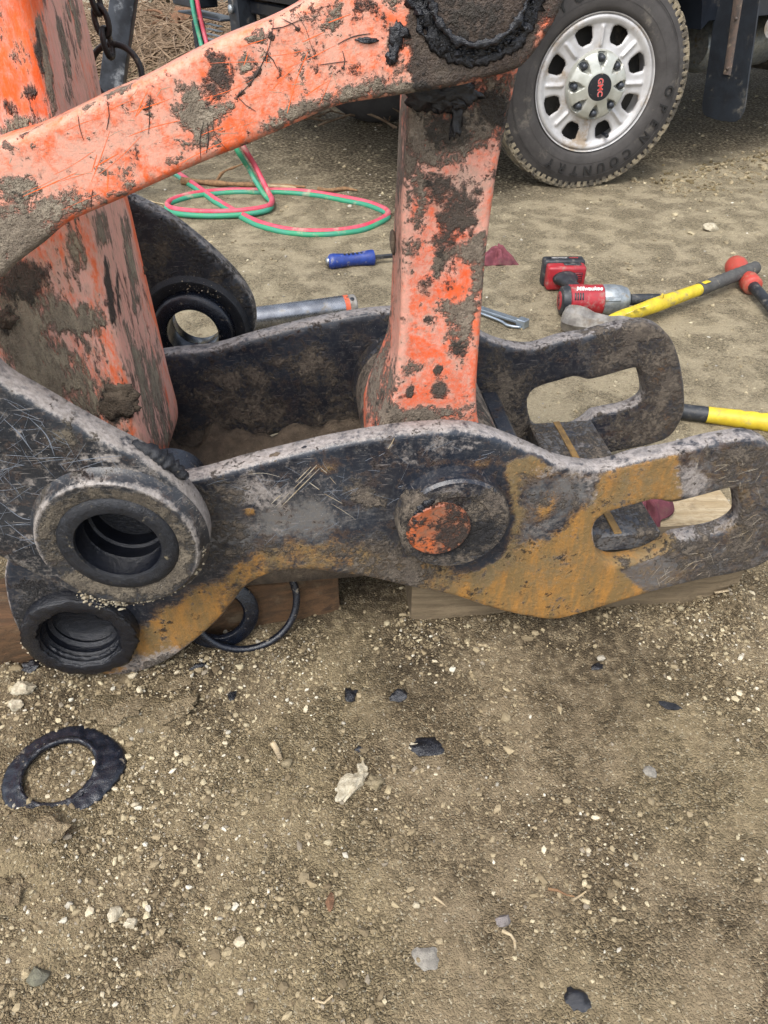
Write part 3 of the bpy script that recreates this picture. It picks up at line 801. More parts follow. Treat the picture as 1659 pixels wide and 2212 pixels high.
MKF = [('mud', 'A', .16), ('mud', 620, 960, 160, 70, .35), ('mud', 520, 850, 90, 60, .4), ('mud', 640, 780, 60, 26, .4), ('mud', 690, 800, 40, 50, .35), ('mud', 450, 970, 80, 60, .4), ('mud', 760, 930, 70, 90, .35),
       ('dark', 600, 800, 30, 12, .3), ('mud', 1100, 900, 60, 70, .5), ('mud', 1080, 830, 40, 60, .4),
       ('mud', 'P', [(1270, 720), (1480, 660), (1490, 940), (1330, 980), (1300, 900), (1390, 870), (1385, 790), (1280, 810)], 25, .42),
       ('rust', 'P', [(1270, 740), (1480, 660), (1490, 940), (1330, 980), (1300, 900), (1390, 870), (1385, 790), (1280, 810)], 25, .3), ('bare', 1300, 770, 50, 40, .4), ('bare', 1330, 930, 40, 40, .42),
       ('rust', 1180, 915, 22, 14, 1.0)]
far = plate('side_plate', CP, SEP, near_o, TH, M['coupler'], coupler, [slot_o, hole1], .004, .011, .010, marks=MKF)
far['label'] = 'far side plate of the coupler, muddy on its inner face'
# pin boss, pin end, hook bosses
n_ = CP.n
def boss(nm, par, c, prof, mat, marks=None, seg=56):
    v, f = lathe(prof, c, n_, seg); o = mk(nm, v, f, mat, par, True, autos=40)
    if marks: paint(o, np.array([tuple(q) for q in v]), marks)
    return o
PB = CP.pt(pinA[0], 0, pinA[1])
boss('pin_boss', coupler, PB, [(.0765, .004), (.0765, -.002), (.0745, -.010), (.0745, -.026), (.071, -.030), (.060, -.0302), (.049, -.0300), (.047, -.027), (0, -.027)], M['coupler'],
     [('mud', 'A', .62), ('dark', 960, 1160, 85, 55, .75), ('dark', 1050, 1160, 40, 40, .5), ('bare', 1000, 1080, 80, 40, .3), ('mud', 974, 1022, 130, 42, -1.0)])
pc = CP.pt(CP.hit(947, 1143, -.030)[0], -.030, CP.hit(947, 1143, -.030)[1])
boss('pin_end', coupler, pc, [(.043, .01), (.043, -.001), (.0405, -.0035), (.034, -.0038), (.026, -.004), (.018, -.0041), (.010, -.0042), (0, -.0043)], M['orange_pin'],
     [('dark', 'A', .42), ('dark', 975, 1150, 40, 40, .25), ('fade', 'A', .4), ('dark', 910, 1165, 30, 30, -.3), ('dark', 930, 1112, 40, 14, -.3)])
HB = CP.pt(hookA[0], 0, hookA[1])
boss('hook_boss', coupler, HB, [(.052, .03), (.0525, .012), (.054, .002), (.0535, -.014), (.058, -.019), (.066, -.0195), (.072, -.019), (.077, -.016), (.0785, -.010), (.079, .004), (.052, .005)], M['grease'])
boss('bushing_liner', coupler, HB, [(0, .029), (.034, .028), (.042, .024), (.045, .019), (.0435, .014), (.0490, .010), (.0500, .003), (.0485, -.001), (.0515, -.005), (.0530, -.012)], M['grease'])
# thick smeared grease round the hook boss
def lumpy_ring(nm, par, c, ax, R, w, h, mat, a0=0, a1=360, seed=0, d0=0.0, seg=90, amp=.6):
    A, e1, e2 = frame(ax); rr = random.Random(seed); secs = []
    from mathutils import noise as mn
    full = (a1 - a0) >= 359.9
    n = seg
    V = []; Fc = []; k = 8
    for i in range(n + (0 if full else 1)):
        t = math.radians(a0 + (a1 - a0) * i / n)
        rad = e1 * math.cos(t) + e2 * math.sin(t)
        q = Vector((math.cos(t) * 3, math.sin(t) * 3, seed * 1.7))
        ww = w * (1 + amp * mn.noise(q * 1.3) + amp * .7 * mn.noise(q * 4.1)); hh_ = h * (1 + amp * mn.noise(q * 2.1 + Vector((5, 0, 0))) + amp * .8 * mn.noise(q * 6))
        if not full:
            e = min(i, n - i) / (n * .12); ww *= min(1, .15 + e); hh_ *= min(1, .15 + e)
        Rj = R + w * .5 * amp * mn.noise(q * 2.7 + Vector((0, 9, 0)))
        for j in range(k):
            b = 2 * math.pi * j / k
            jj = 1 + amp * .55 * mn.noise(q * 9 + Vector((j * 1.9, 0, 0))); V.append(c + rad * (Rj + ww * jj * math.cos(b)) + A * (d0 - max(hh_ * jj * math.sin(b), -h * .3)))
    m = n if full else n - 1 + 1
    tot = n if full else n + 1
    for i in range(n):
        a = i * k; b_ = ((i + 1) % tot) * k
        for j in range(k):
            Fc.append([a + j, a + (j + 1) % k, b_ + (j + 1) % k, b_ + j])
    return mk(nm, V, Fc, mat, par, True)
lumpy_ring('grease_smear', coupler, HB, n_, .066, .012, .0018, M['grease'], seed=3, d0=-.0188, amp=.35)
lumpy_ring('grease_smear', coupler, HB, n_, .0515, .004, .004, M['grease'], 110, 250, seed=4, d0=-.008, amp=.5)
lumpy_ring('grease_smear', coupler, PB, n_, .055, .008, .004, M['grease'], 250, 330, seed=5, d0=-.029)
# inner bosses, cross members and the muddy floor between the plates
boss('inner_boss', coupler, CP.pt(pinA[0], SEP - .03, pinA[1]), [(.0, .0), (.05, .0), (.098, .0), (.104, .006), (.105, .031)], M['coupler'], [('mud', 'A', .3)])
boss('inner_boss', coupler, CP.pt(pinA[0], .032, pinA[1]), [(.105, -.001), (.104, .015), (.098, .02), (0, .02)], M['coupler'], [('mud', 'A', .3)])
boss('inner_boss', coupler, CP.pt(hookA[0], SEP - .03, hookA[1]), [(.05, .0), (.078, .0), (.08, .006), (.08, .031)], M['dirtyseal'])
boss('inner_boss', coupler, CP.pt(CP.hit(372, 1040, .06)[0], .036, CP.hit(372, 1040, .06)[1]), [(.03, .03), (.03, .0), (.044, -.002), (.046, .01), (.046, .035), (.03, .036), (.03, .03)], M['seal'])
def cpbox(nm, a0, a1, d0, d1, z0, z1, mat, bev=.003, tilt=0.0, par=None):
    c = CP.pt((a0 + a1) / 2, (d0 + d1) / 2, (z0 + z1) / 2)
    A = CP.u.copy(); Zv = Vector((0, 0, 1))
    if tilt:
        m = Matrix.Rotation(tilt, 3, CP.n); A = m @ A; Zv = m @ Zv
    v, f = obox(c, A * (a1 - a0) / 2, CP.n * (d1 - d0) / 2, Zv * (z1 - z0) / 2, bev)
    return mk(nm, v, f, mat, par or coupler, True, autos=30)
EPS = .0015
cr = cpbox('cross_plate', .308, .425, TH + EPS, SEP - EPS, .145, .178, M['coupler'])
nn = np.array([tuple(cr.matrix_world @ v.co) for v in cr.data.vertices]) + np.array(coupler.location)
paint(cr, nn, [('mud', 'A', .42), ('fade', 'A', .5)])
cpbox('weld_stripe', .352, .364, TH + .004, SEP - .004, .1765, .1800, simple('rusty_weld_seam', '#7d6238', '#5f4c30', rough=.9, sc=60, bump=.8), .0008)
cpbox('cross_rib', .216, .246, TH + EPS, SEP - EPS, .06, .25, M['coupler'], .004, -.06)
mudfloor = []
ga = np.linspace(-.36, .235, 60); gd = np.linspace(TH + .0015, SEP - .0015, 34)
GA, GD = np.meshgrid(ga, gd)
edge_d = np.minimum(GD - TH, SEP - GD)
GZ = .150 + .0 * np.clip((-GA - .02) / .3, 0, 1) + .06 * np.exp(-edge_d / .04) * (.7 + 1.5 * fbm(GA * 20, GD * 20, 3, 4)) + fbm(GA * 22, GD * 22, 4, 9) * .03
VV = [CP.pt(a, d, z) for a, d, z in zip(GA.ravel(), GD.ravel(), GZ.ravel())]
II = np.arange(GA.size).reshape(GA.shape)
FF = np.stack([II[:-1, :-1].ravel(), II[:-1, 1:].ravel(), II[1:, 1:].ravel(), II[1:, :-1].ravel()], 1)
top_n = len(VV); VV += [CP.pt(a, d, .135) for a, d in zip(GA.ravel(), GD.ravel())]
FB = FF[:, ::-1] + top_n
ring = list(II[0, :]) + list(II[1:, -1]) + list(II[-1, -2::-1]) + list(II[-2:0:-1, 0])
FS = [[ring[i], ring[(i + 1) % len(ring)], ring[(i + 1) % len(ring)] + top_n, ring[i] + top_n][::-1] for i in range(len(ring))]
M['wetmud'] = simple('caked_mud', '#5d5143', '#473d32', rough=.9, sc=45, bump=.9, dist=.006, dust=.15, dustc='#7b6f5d')
fl = mk('caked_mud', VV, FF.tolist() + FB.tolist() + FS, M['wetmud'], coupler, True)
def clod_on(par, nm, P, r, mat, seed, sub=2, amp=.5):
    v, f = rock(P, r, seed, sub, amp); return mk(nm, v, f, mat, par, True)
# grease and mud crumbs left on the rims
for i, (x, y, d, r) in enumerate([(706, 680 + 14, SEP + .016, .011), (720, 696, SEP + .014, .009), (836, 683, SEP + .018, .010), (596, 985, .012, .010), (660, 972, .012, .009)]):
    a, z = CP.hit(x, y, d); P = CP.pt(a, d, z)
    clod_on(coupler, 'grease_lump', P, (r * 1.3, r, r * .55), M['grease'] if i != 3 else M['wetmud'], 40 + i)
for i, (x, y, r) in enumerate([(560, 955, .018), (700, 950, .02), (640, 975, .014), (745, 930, .016), (480, 990, .02), (790, 880, .016)]):
    P = atY(x, y, 1.02); clod_on(coupler, 'mud_clod', Vector((P.x, P.y, min(P.z, .15))), (r * 1.4, r, r * .8), M['wetmud'], 60 + i)

# ================================================================== thumb bracket (two ear plates)
thumb = thing('thumb_bracket', 'black thumb bracket, two scratched ear plates with empty pin bosses straddling the orange arm', 'bracket', (-.45, .95, 0))
TP = PL((-.32, .66), (-.05, .9987))
tn = TP.n
ear_px = [(-60, 770), (0, 826), (70, 866), (150, 912), (230, 955), (300, 990), (352, 1025), (400, 1072), (433, 1118), (448, 1160), (446, 1205), (425, 1248), (390, 1278), (330, 1302), (260, 1312),
          (200, 1300), (130, 1270), (60, 1236), (0, 1206), (-120, 1150), (-260, 1080), (-380, 960), (-360, 800), (-250, 690), (-140, 700)]
ear_o = [TP.hit(x, y) for x, y in ear_px]
tb = TP.hit(262, 1160)
MKT = [('bare', 'A', .10), ('bare', 420, 1190, 50, 90, .45), ('bare', 300, 1040, 110, 22, .4, 40), ('mud', 330, 1285, 100, 30, .4), ('mud', 400, 1240, 40, 40, .4), ('mud', 130, 945, 60, 16, .45, 10), ('mud', 148, 930, 12, 40, .5),
       ('bare', 'L', [(10, 905), (60, 960)], 3, .6), ('bare', 'L', [(40, 900), (110, 985)], 2.5, .55), ('bare', 'L', [(130, 1000), (260, 985)], 2.5, .6), ('bare', 'L', [(0, 1080), (60, 1120)], 3, .6), ('bare', 'L', [(20, 1120), (110, 1190)], 2.5, .5),
       ('bare', 'L', [(0, 1010), (90, 960)], 2, .5), ('bare', 'L', [(60, 1040), (180, 1010)], 2, .5), ('bare', 'L', [(5, 980), (45, 1090)], 2, .45), ('bare', 60, 1180, 80, 30, .2), ('mud', 55, 1010, 14, 5, .8), ('mud', 46, 1060, 8, 7, .8), ('dark', 345, 990, 60, 12, .6, 35)]
thick_t = .036
ear = plate('ear_plate', TP, 0.0, ear_o, thick_t, M['black'], thumb, [circ(tb[0], tb[1], .066, 48)], .004, .009, .0075, marks=MKT)
ear['label'] = 'near ear plate covered in pale scratches'
TBc = TP.pt(tb[0], 0, tb[1])
def tboss(nm, c, prof, mat, marks=None, par=None):
    v, f = lathe(prof, c, tn, 64); o = mk(nm, v, f, mat, par or thumb, True, autos=45)
    if marks: paint(o, np.array([tuple(q) for q in v]), marks)
    return o
bp_ = [(.066, .02), (.066, -.012), (.070, -.0150), (.074, -.0160), (.079, -.0170), (.084, -.0180), (.0885, -.0185), (.0915, -.0183), (.0935, -.0160), (.0945, -.0130), (.0965, -.007), (.099, -.003), (.103, .0015), (.066, .002)]
tb_o = tboss('boss', TBc, bp_, M['black'])
rows_mud = [.2, .2, .75, .8, .8, .75, .45, .1, .0, .0, .1, .2, .2, .1]; rows_bare = [0, 0, 0, 0, 0, .1, .5, .8, .75, .45, .2, .3, .2, 0]
ang_ = [math.cos(2 * math.pi * k / 64) for k in range(64)]      # 1 at the top of the ring
for nm_, rw in (('mud', rows_mud), ('bare', rows_bare)):
    vals = []
    for r_ in rw:
        for k in range(64):
            vals.append(r_ * (.75 + .25 * ang_[k]) + (.45 if (nm_ == 'mud' and ang_[k] < -.55) else 0))
    at = tb_o.data.attributes.new(nm_, 'FLOAT', 'POINT'); at.data.foreach_set('value', np.array(vals, np.float32))
tboss('seal', TBc, [(.0487, .01), (.0487, -.014), (.050, -.0175), (.057, -.0190), (.066, -.0180), (.0695, -.0145), (.070, -.010)], M['dirtyseal'])
tboss('bushing', TBc, [(.0486, -.014), (.0486, .012), (.0468, .015), (.0486, .018), (.0478, .034), (.0440, .036), (.0440, .056), (0, .058)], M['grease'])
# muddy grease ridge on the upper rim
pp = []
for x, y in [(285, 955), (305, 966), (330, 980), (352, 995), (374, 1010), (395, 1025), (405, 1033)]:
    q_, z = TP.hit(x, y, .020); pp.append(tuple(TP.pt(q_, .020, z)))
pp = crom(pp, False, .0035); v, f = sweep(pp, [.0085 * (.35 + math.sin(math.pi * (i + .5) / len(pp)) * .9) for i in range(len(pp))], 9, jit=.34); mk('grease_ridge', v, f, M['dirtyseal'], thumb)
# far ear
FP = PL((-.345, 1.25), (-.05, .9987))
far_px = [(235, 408), (300, 438), (360, 470), (420, 515), (475, 563), (520, 612), (545, 655), (552, 700), (545, 735), (520, 772), (470, 800), (415, 800), (360, 780), (300, 740), (200, 640), (60, 520), (40, 400), (120, 350)]
far_o = [FP.hit(x, y) for x, y in far_px]
fb = FP.hit(420, 712)
fear = plate('ear_plate', FP, 0.0, far_o, thick_t, M['black'], thumb, [circ(fb[0], fb[1], .047, 48)], .005, .013, .014,
             marks=[('mud', 'A', .20), ('dark', 'A', .22), ('mud', 480, 640, 60, 60, .15), ('mud', 360, 540, 90, 60, .12)])
fear['label'] = 'far ear plate, muddy black with a pale worn rim'
FBc = FP.pt(fb[0], 0, fb[1])
tboss('boss', FBc, [(.047, .0), (.075, -.001), (.088, -.010), (.093, -.010), (.101, .001)], M['dirtyseal'])
tboss('seal', FBc, [(.046, .0), (.046, -.016), (.048, -.022), (.066, -.023), (.071, -.020), (.073, -.012), (.074, -.001)], M['seal'])
tboss('bushing', FBc, [(.0455, -.018), (.0455, .03), (.0440, .033), (.0455, .036), (.0455, .062), (.056, .062), (.056, .034)], simple('greasy_steel_bore', '#3a3d42', '#24272c', rough=.2, metal=.7, sc=40, bump=.4))
# hidden tie between the two ears, behind and to the left of the arm
v, f = obox((-.80, .96, .52), (.02, 0, 0), (0, .30, 0), (0, 0, .08), .004); mk('tie_plate', v, f, M['black'], thumb, True, autos=30)

# ================================================================== orange vertical link
DL = .06
link = thing('bucket_link', 'upright orange link, paint worn and mud caked, standing inside the coupler', 'link', (.08, .9, 0))
fl_px = [(905, -60), (893, 40), (888, 130), (885, 215), (878, 330), (873, 400), (869, 464), (869, 572), (867.5, 680), (860, 788), (849.5, 860), (836, 900), (815, 940), (788, 985)]
fr_px = [(1185, -60), (1150, 40), (1122, 150), (1100, 250), (1075, 370), (1062, 464), (1050, 560), (1040, 700), (1032, 810), (1030, 860), (1032, 900), (1042, 950), (1060, 985)]
bl_px = [(884, -60), (872, 60), (864, 215), (857, 380), (852, 464), (848, 560), (844, 662), (836, 716), (818, 763), (797, 810), (786, 853), (785, 900), (788, 940)]
BD = .175
def interp(px, d):
    q = np.array([CP.hit(x, y, d) for x, y in px]); i = np.argsort(q[:, 1]); return q[i, 1], q[i, 0]
fz, fa = interp(fl_px, DL); rz, ra = interp(fr_px, DL); bz, ba = interp(bl_px, BD)
secs = []
for z in np.linspace(.245, .885, 84):
    aL = np.interp(z, fz, fa); aR = np.interp(z, rz, ra); bL = np.interp(z, bz, ba)
    bR = aR - .004 + .03 * max(0, (.36 - z) / .12)
    w = aR - aL
    ridge = .5 + .5 * math.tanh((z - .34) / .03)
    S = []
    NF = 26
    for k in range(NF + 1):      # front face, slightly dished between raised edges
        t = k / NF
        dish = .0045 * ridge * (1 - (2 * t - 1) ** 6) + .0035 * (1 - ridge) * math.sin(t * math.pi * 3) ** 2
        edge = min(t, 1 - t) * w
        rnd = .006 * max(0, 1 - edge / .006) ** 2
        S.append(CP.pt(aL + w * t, DL + dish + rnd, z))
    for k in range(1, 9):
        t = k / 9; S.append(CP.pt(aR + (bR - aR) * t, DL + .006 + (BD - DL - .006) * t, z))
    for k in range(0, 9):
        t = k / 8; S.append(CP.pt(bR + (bL - bR) * t, BD + .004 * math.sin(t * math.pi), z))
    for k in range(1, 14):
        t = k / 14; e = t ** .8
        S.append(CP.pt(bL + (aL - bL) * (t ** (1.0 if z > .5 else 1.5)), BD + (DL + .006 - BD) * t, z))
    secs.append(S)
v, f = loft(secs)
body = mk('link_body', v, f, M['orange_link'], link, True, autos=60)
bm = bmesh.new(); bm.from_mesh(body.data); bmesh.ops.recalc_face_normals(bm, faces=bm.faces); bm.to_mesh(body.data); bm.free()
MKL = [('mud', 'P', [(860, 200), (1120, 150), (1090, 330), (1030, 330), (1000, 350), (945, 360), (900, 360), (860, 400)], 14, .62), ('dark', 'P', [(900, 200), (1015, 195), (1010, 320), (960, 330), (930, 300)], 18, .55), ('dark', 1070, 240, 40, 40, .8, -30), ('dark', 985, 250, 50, 50, .2),
       ('dark', 'P', [(915, 380), (1000, 370), (1050, 400), (1040, 440), (1020, 500), (950, 480), (930, 430)], 12, .72), ('dark', 965, 500, 30, 40, .35), ('mud', 895, 430, 30, 60, .5),
       ('mud', 'P', [(940, 540), (1045, 500), (1050, 560), (1030, 640), (1010, 760), (985, 770), (965, 720), (955, 640), (935, 590)], 10, .75), ('dark', 990, 730, 24, 50, .5), ('dark', 960, 555, 36, 36, .35), ('mud', 985, 610, 28, 42, -1.2),
       ('dark', 920, 620, 20, 22, .8), ('dark', 925, 690, 11, 10, .9), ('dark', 945, 798, 9, 9, 1.2), ('dark', 950, 840, 18, 22, .8), ('dark', 888, 842, 10, 18, .9),
       ('mud', 880, 910, 60, 30, .72), ('mud', 960, 900, 60, 26, .55), ('mud', 895, 800, 24, 20, .5), ('mud', 880, 560, 20, 40, .4), ('fade', 'L', [(872, 300), (869, 480), (869, 600), (866, 700), (858, 820)], 14, .55), ('fade', 'A', .42),
       ('fade', 1000, 380, 70, 60, .35), ('fade', 1030, 470, 40, 60, .3), ('mud', 'L', [(855, 300), (850, 470), (845, 640), (830, 760), (800, 850)], 9, .35), ('bare', 'L', [(1118, 150), (1075, 370), (1050, 560), (1032, 850)], 4, .7),
       ('mud', 1050, 640, 14, 80, .4), ('mud', 830, 850, 34, 90, .55), ('dark', 820, 900, 40, 60, .25), ('mud', 850, 300, 12, 70, .6)]
paint(body, np.array([tuple(q) for q in v]), MKL)
v, f = lathe([(.046, 0), (.094, 0), (.099, .006), (.100, .02), (.1, .28), (.096, .284), (.046, .284)], CP.pt(pinA[0], .053, pinA[1]), n_, 64)
tube = mk('pivot_tube', v, f, M['orange_link'], link, True, autos=40)
paint(tube, np.array([tuple(q) for q in v]), [('mud', 'A', .85), ('dark', 'A', .34), ('fade', 'A', .4)])
v, f = rock(CP.pt(CP.hit(849, 520, .10)[0], .10, CP.hit(849, 520, .10)[1]), (.004, .012, .016), 5, 2, .4); mk('mud_clod', v, f, M['wetmud'], link)
tp = CP.hit(1035, -35, .0)
v, f = lathe([(.045, 0), (.068, 0), (.072, .005), (.072, .118), (.068, .123), (.045, .123)], CP.pt(tp[0], .056, tp[1]), n_, 48); mk('pivot_tube', v, f, M['orange_link'], link, True, autos=40)
for i, (x, y, r) in enumerate([(915, 205, .014), (945, 205, .016), (975, 207, .015), (1000, 200, .013), (985, 222, .009), (960, 218, .010)]):
    a, z = CP.hit(x, y, DL - .004); clod_on(link, 'grease_lump', CP.pt(a, DL + .002, z), (r * 1.3, r * .3, r), M['grease'], 100 + i, 3, .8)
a, z = CP.hit(988, 255, DL); v, f = rock(CP.pt(a, DL + .004, z), (.006, .003, .024), 9, 3, .8); mk('grease_run', v, f, M['grease'], link)

# ================================================================== orange diagonal guide link
GD_ = .004
gl = thing('guide_link', 'long diagonal orange link bar crossing in front of the upright arm', 'link', (-.1, .78, 0))
top_px = [(-140, 372), (-60, 330), (0, 305), (61, 287), (169, 238), (223, 211), (303, 177), (396, 128), (479, 87), (598, 38), (660, 3), (740, -60), (830, -150), (920, -222), (1035, -258), (1130, -235), (1195, -170), (1222, -80), (1220, 0),
          (1199, 48), (1170, 95), (1127, 146), (1071, 165), (999, 185), (891, 203), (819, 214), (729, 230), (639, 268), (531, 315), (450, 347), (360, 387), (274, 426), (202, 457), (144, 484), (94, 526), (36, 570), (0, 608), (-50, 680), (-140, 730), (-240, 700), (-290, 600), (-270, 480), (-210, 415)]
glo = [CP.hit(x, y, GD_) for x, y in top_px]
MKG = [('fade', 'A', .47), ('fade', 120, 360, 160, 60, .2, -25), ('fade', 640, 120, 120, 80, .15), ('fade', 250, 330, 160, 50, .2, -25),
       ('dark', 'P', [(865, -300), (880, 60), (890, 150), (905, 205), (1130, 150), (1300, 0), (1250, -300)], 12, .95), ('dark', 1180, 60, 20, 60, -.5, 20),
       ('mud', 30, 560, 70, 70, .85), ('mud', 20, 470, 80, 60, .45), ('mud', 40, 400, 45, 24, .6), ('dark', 10, 420, 40, 20, .3), ('mud', 130, 450, 70, 26, .55, -25), ('mud', 90, 520, 60, 24, .6, -40),
       ('mud', 410, 230, 40, 40, .75), ('dark', 462, 185, 34, 30, .75), ('mud', 490, 225, 26, 20, .65), ('mud', 440, 250, 40, 20, .6, -20), ('dark', 445, 262, 10, 34, .35), ('mud', 430, 300, 30, 28, .5), ('mud', 470, 300, 12, 36, .45, 10), ('mud', 320, 250, 12, 12, .8), ('dark', 325, 230, 12, 7, .9), ('dark', 322, 262, 12, 5, .8, -15),
       ('dark', 470, 140, 16, 26, .7), ('mud', 380, 180, 24, 16, .5), ('mud', 530, 140, 14, 14, .7), ('mud', 550, 80, 22, 12, .7), ('mud', 720, 40, 22, 50, .5, 15), ('mud', 660, 120, 26, 20, .5), ('mud', 665, 50, 26, 26, .45),
       ('dark', 790, 87, 22, 4, 1.2, -8), ('dark', 855, 90, 14, 22, 1.0, 12), ('dark', 845, 128, 12, 9, 1.0), ('dark', 660, 16, 40, 12, .5), ('dark', 780, 15, 30, 10, .5), ('dark', 740, 140, 40, 3, .6),
       ('mud', 810, 180, 24, 24, .6), ('mud', 740, 205, 50, 20, .6, -20), ('mud', 640, 240, 50, 14, .6, -20), ('mud', 880, 195, 60, 14, .6, -5), ('mud', 600, 262, 40, 24, .5, -20), ('mud', 250, 420, 60, 16, .5, -22), ('mud', 380, 350, 40, 10, .4, -22), ('mud', 860, 130, 16, 60, .35),
       ('dark', 'L', [(592, 40), (575, 130), (545, 175), (510, 210)], 2.2, .75), ('dark', 'L', [(505, 200), (552, 240)], 2, .7), ('dark', 'L', [(610, 40), (655, 70)], 2.2, .75), ('dark', 'L', [(585, 60), (640, 55)], 1.8, .6), ('fade', 'L', [(90, 340), (215, 325), (380, 280)], 3, .5),
       ('dark', 'L', [(200, 415), (196, 450)], 2, .7), ('dark', 'L', [(170, 250), (178, 300)], 2, .5), ('bare', 'L', [(262, 383), (300, 372)], 2.5, .9), ('bare', 'L', [(330, 350), (370, 340)], 2, .9), ('mud', 10, 318, 30, 10, .5), ('dark', 60, 290, 30, 8, .4, -20), ('mud', 262, 195, 40, 10, .5, -24)]
plate('link_bar', CP, GD_, glo, .046, M['orange'], gl, [], .005, .010, .0058, marks=MKG)
TPc = CP.pt(tp[0], GD_, tp[1])
v, f = lathe([(0, -.012), (.030, -.0118), (.042, -.011), (.0455, -.008), (.0455, .01)], TPc, n_, 48)
pe = mk('pin_end', v, f, M['orange_link'], gl, True, autos=40); paint(pe, np.array([tuple(q) for q in v]), [('dark', 'A', 1.0), ('mud', 'A', .3)])
lumpy_ring('grease_ring', gl, TPc, n_, .0500, .0075, .0026, M['grease'], seed=21, d0=-.0005, seg=130, amp=.9)
lumpy_ring('grease_ring', gl, TPc, n_, .0435, .0035, .0022, M['grease'], 60, 300, seed=23, d0=-.0105, seg=110, amp=.9)
lumpy_ring('grease_ring', gl, TPc, n_, .0575, .0045, .0018, M['grease'], 110, 245, seed=25, d0=-.0005, seg=70, amp=1.1)
P = []
for k in range(650):
    a_ = random.uniform(0, 2 * math.pi); r_ = random.gauss(.0495, .0035); P.append(tuple(TPc + CP.u * (r_ * math.cos(a_)) + Vector((0, 0, r_ * math.sin(a_))) - n_ * random.uniform(.0, .004)))
gravel('grease_flakes', '', np.array(P), np.clip(np.exp(rng.normal(math.log(.0017), .5, 650)), .0006, .005), np.zeros((650, 3)), parent=gl, mat=M['grease'])
for i, (x, y, rx, rz_) in enumerate([(855, 78, .006, .011), (850, 105, .0045, .012), (843, 126, .0055, .006), (862, 70, .008, .006), (788, 87, .010, .0025)]):
    a, z = CP.hit(x, y, GD_); v, f = rock(CP.pt(a, GD_, z), (rx, .0028, rz_), 130 + i, 3, .7); mk('grease_lump', v, f, M['grease'], gl)

# ================================================================== orange arm (stick)
arm = thing('excavator_arm', 'thick orange excavator arm end at the left, faded pink with dried mud', 'excavator arm', (-.5, .95, 0))
se_z, se_a = interp([(176, 0), (202, 119), (218, 202), (284, 464), (306, 562), (338, 695), (364, 806), (389, 897), (392, 935)], .30)
fe_z, fe_a = interp([(66, 0), (112, 180), (198, 464), (238, 640), (290, 850)], .114)
AF, AB = .100, .325
secs = []
zz = list(np.linspace(.20, 1.0, 96)) + list(np.linspace(1.02, 1.75, 12))
for z in zz:
    aF = np.interp(z, fe_z, fe_a); aS = np.interp(z, se_z, se_a)
    if z > se_z[-1]: aS = se_a[-1] + (se_a[-1] - se_a[0]) / (se_z[-1] - se_z[0]) * (z - se_z[-1])
    if z > fe_z[-1]: aF = fe_a[-1] + (z - fe_z[-1]) * .02
    low = max(0, (.30 - z) / .10); sh = .035 * low ** 2
    aF -= sh; aS -= sh
    aLft = -.70 + .6 * sh
    S = []
    N1 = 40
    for k in range(N1 + 1):
        t = k / N1; S.append(CP.pt(aLft + (aF - .016 - aLft) * t, AF, z))
    for k in range(1, 5):
        q = k / 5 * math.pi / 2; S.append(CP.pt(aF - .016 + .016 * math.sin(q), AF + .016 - .016 * math.cos(q), z))
    for k in range(0, 17):
        t = k / 16; S.append(CP.pt(aF + (aS - aF) * t, AF + .016 + (AB - .04 - AF) * t, z))
    for k in range(1, 5):
        q = k / 5 * math.pi / 2; S.append(CP.pt(aS - .024 + .024 * math.cos(q), AB - .024 + .024 * math.sin(q), z))
    for k in range(0, 9):
        t = k / 8; S.append(CP.pt(aS - .024 + (aLft - aS + .024) * t, AB, z))
    secs.append(S)
v, f = loft(secs)
ab = mk('arm_body', v, f, M['orange_arm'], arm, True, autos=60)
bm = bmesh.new(); bm.from_mesh(ab.data); bmesh.ops.recalc_face_normals(bm, faces=bm.faces); bm.to_mesh(ab.data); bm.free()
MKA = [('fade', 'P', [(75, -60), (190, -60), (240, 300), (400, 960), (300, 960), (200, 480), (115, 240)], 12, .85), ('fade', 'P', [(-60, 200), (90, 250), (260, 460), (300, 960), (-60, 960)], 30, .62), ('mud', 'P', [(150, -60), (190, -60), (240, 300), (400, 960), (330, 960), (260, 480), (200, 240)], 16, .06), ('mud', 'P', [(-60, 520), (90, 560), (200, 640), (290, 960), (-60, 960)], 40, .14), ('mud', 'L', [(85, 30), (95, 110), (108, 200), (118, 250)], 9, .62), ('mud', 'L', [(130, 40), (142, 110), (150, 230)], 8, .5), ('dark', 'L', [(78, 60), (92, 150)], 4, .6), ('mud', 170, 60, 8, 50, .5), ('mud', 150, 15, 12, 30, .45),
       ('dark', 65, 192, 16, 13, .9), ('dark', 25, 232, 15, 12, .9, 20), ('dark', 20, 8, 14, 10, .7), ('mud', 60, 265, 50, 18, .6), ('mud', 10, 290, 40, 14, .5),
       ('dark', 55, 605, 55, 42, 1.1, -20), ('mud', 60, 670, 70, 50, .65), ('mud', 150, 560, 40, 60, .45), ('mud', 30, 720, 60, 40, .6), ('mud', 170, 690, 60, 30, .5), ('mud', 100, 790, 70, 50, .7), ('mud', 170, 850, 60, 40, .5), ('dark', 250, 872, 34, 34, 1.0), ('mud', 230, 900, 50, 40, .6), ('dark', 10, 690, 30, 30, .6), ('mud', 60, 850, 60, 50, .5),
       ('dark', 'L', [(230, 560), (236, 640), (248, 700)], 6, .8), ('dark', 'L', [(252, 600), (258, 670)], 3, .7), ('mud', 'L', [(218, 470), (225, 520)], 14, .7), ('mud', 'L', [(268, 470), (280, 560), (300, 680)], 9, .55), ('mud', 'L', [(290, 780), (330, 860), (350, 950)], 22, .45), ('mud', 'L', [(270, 700), (300, 760)], 12, .5), ('dark', 'L', [(300, 640), (320, 720)], 5, .5), ('mud', 340, 800, 16, 60, .3)]
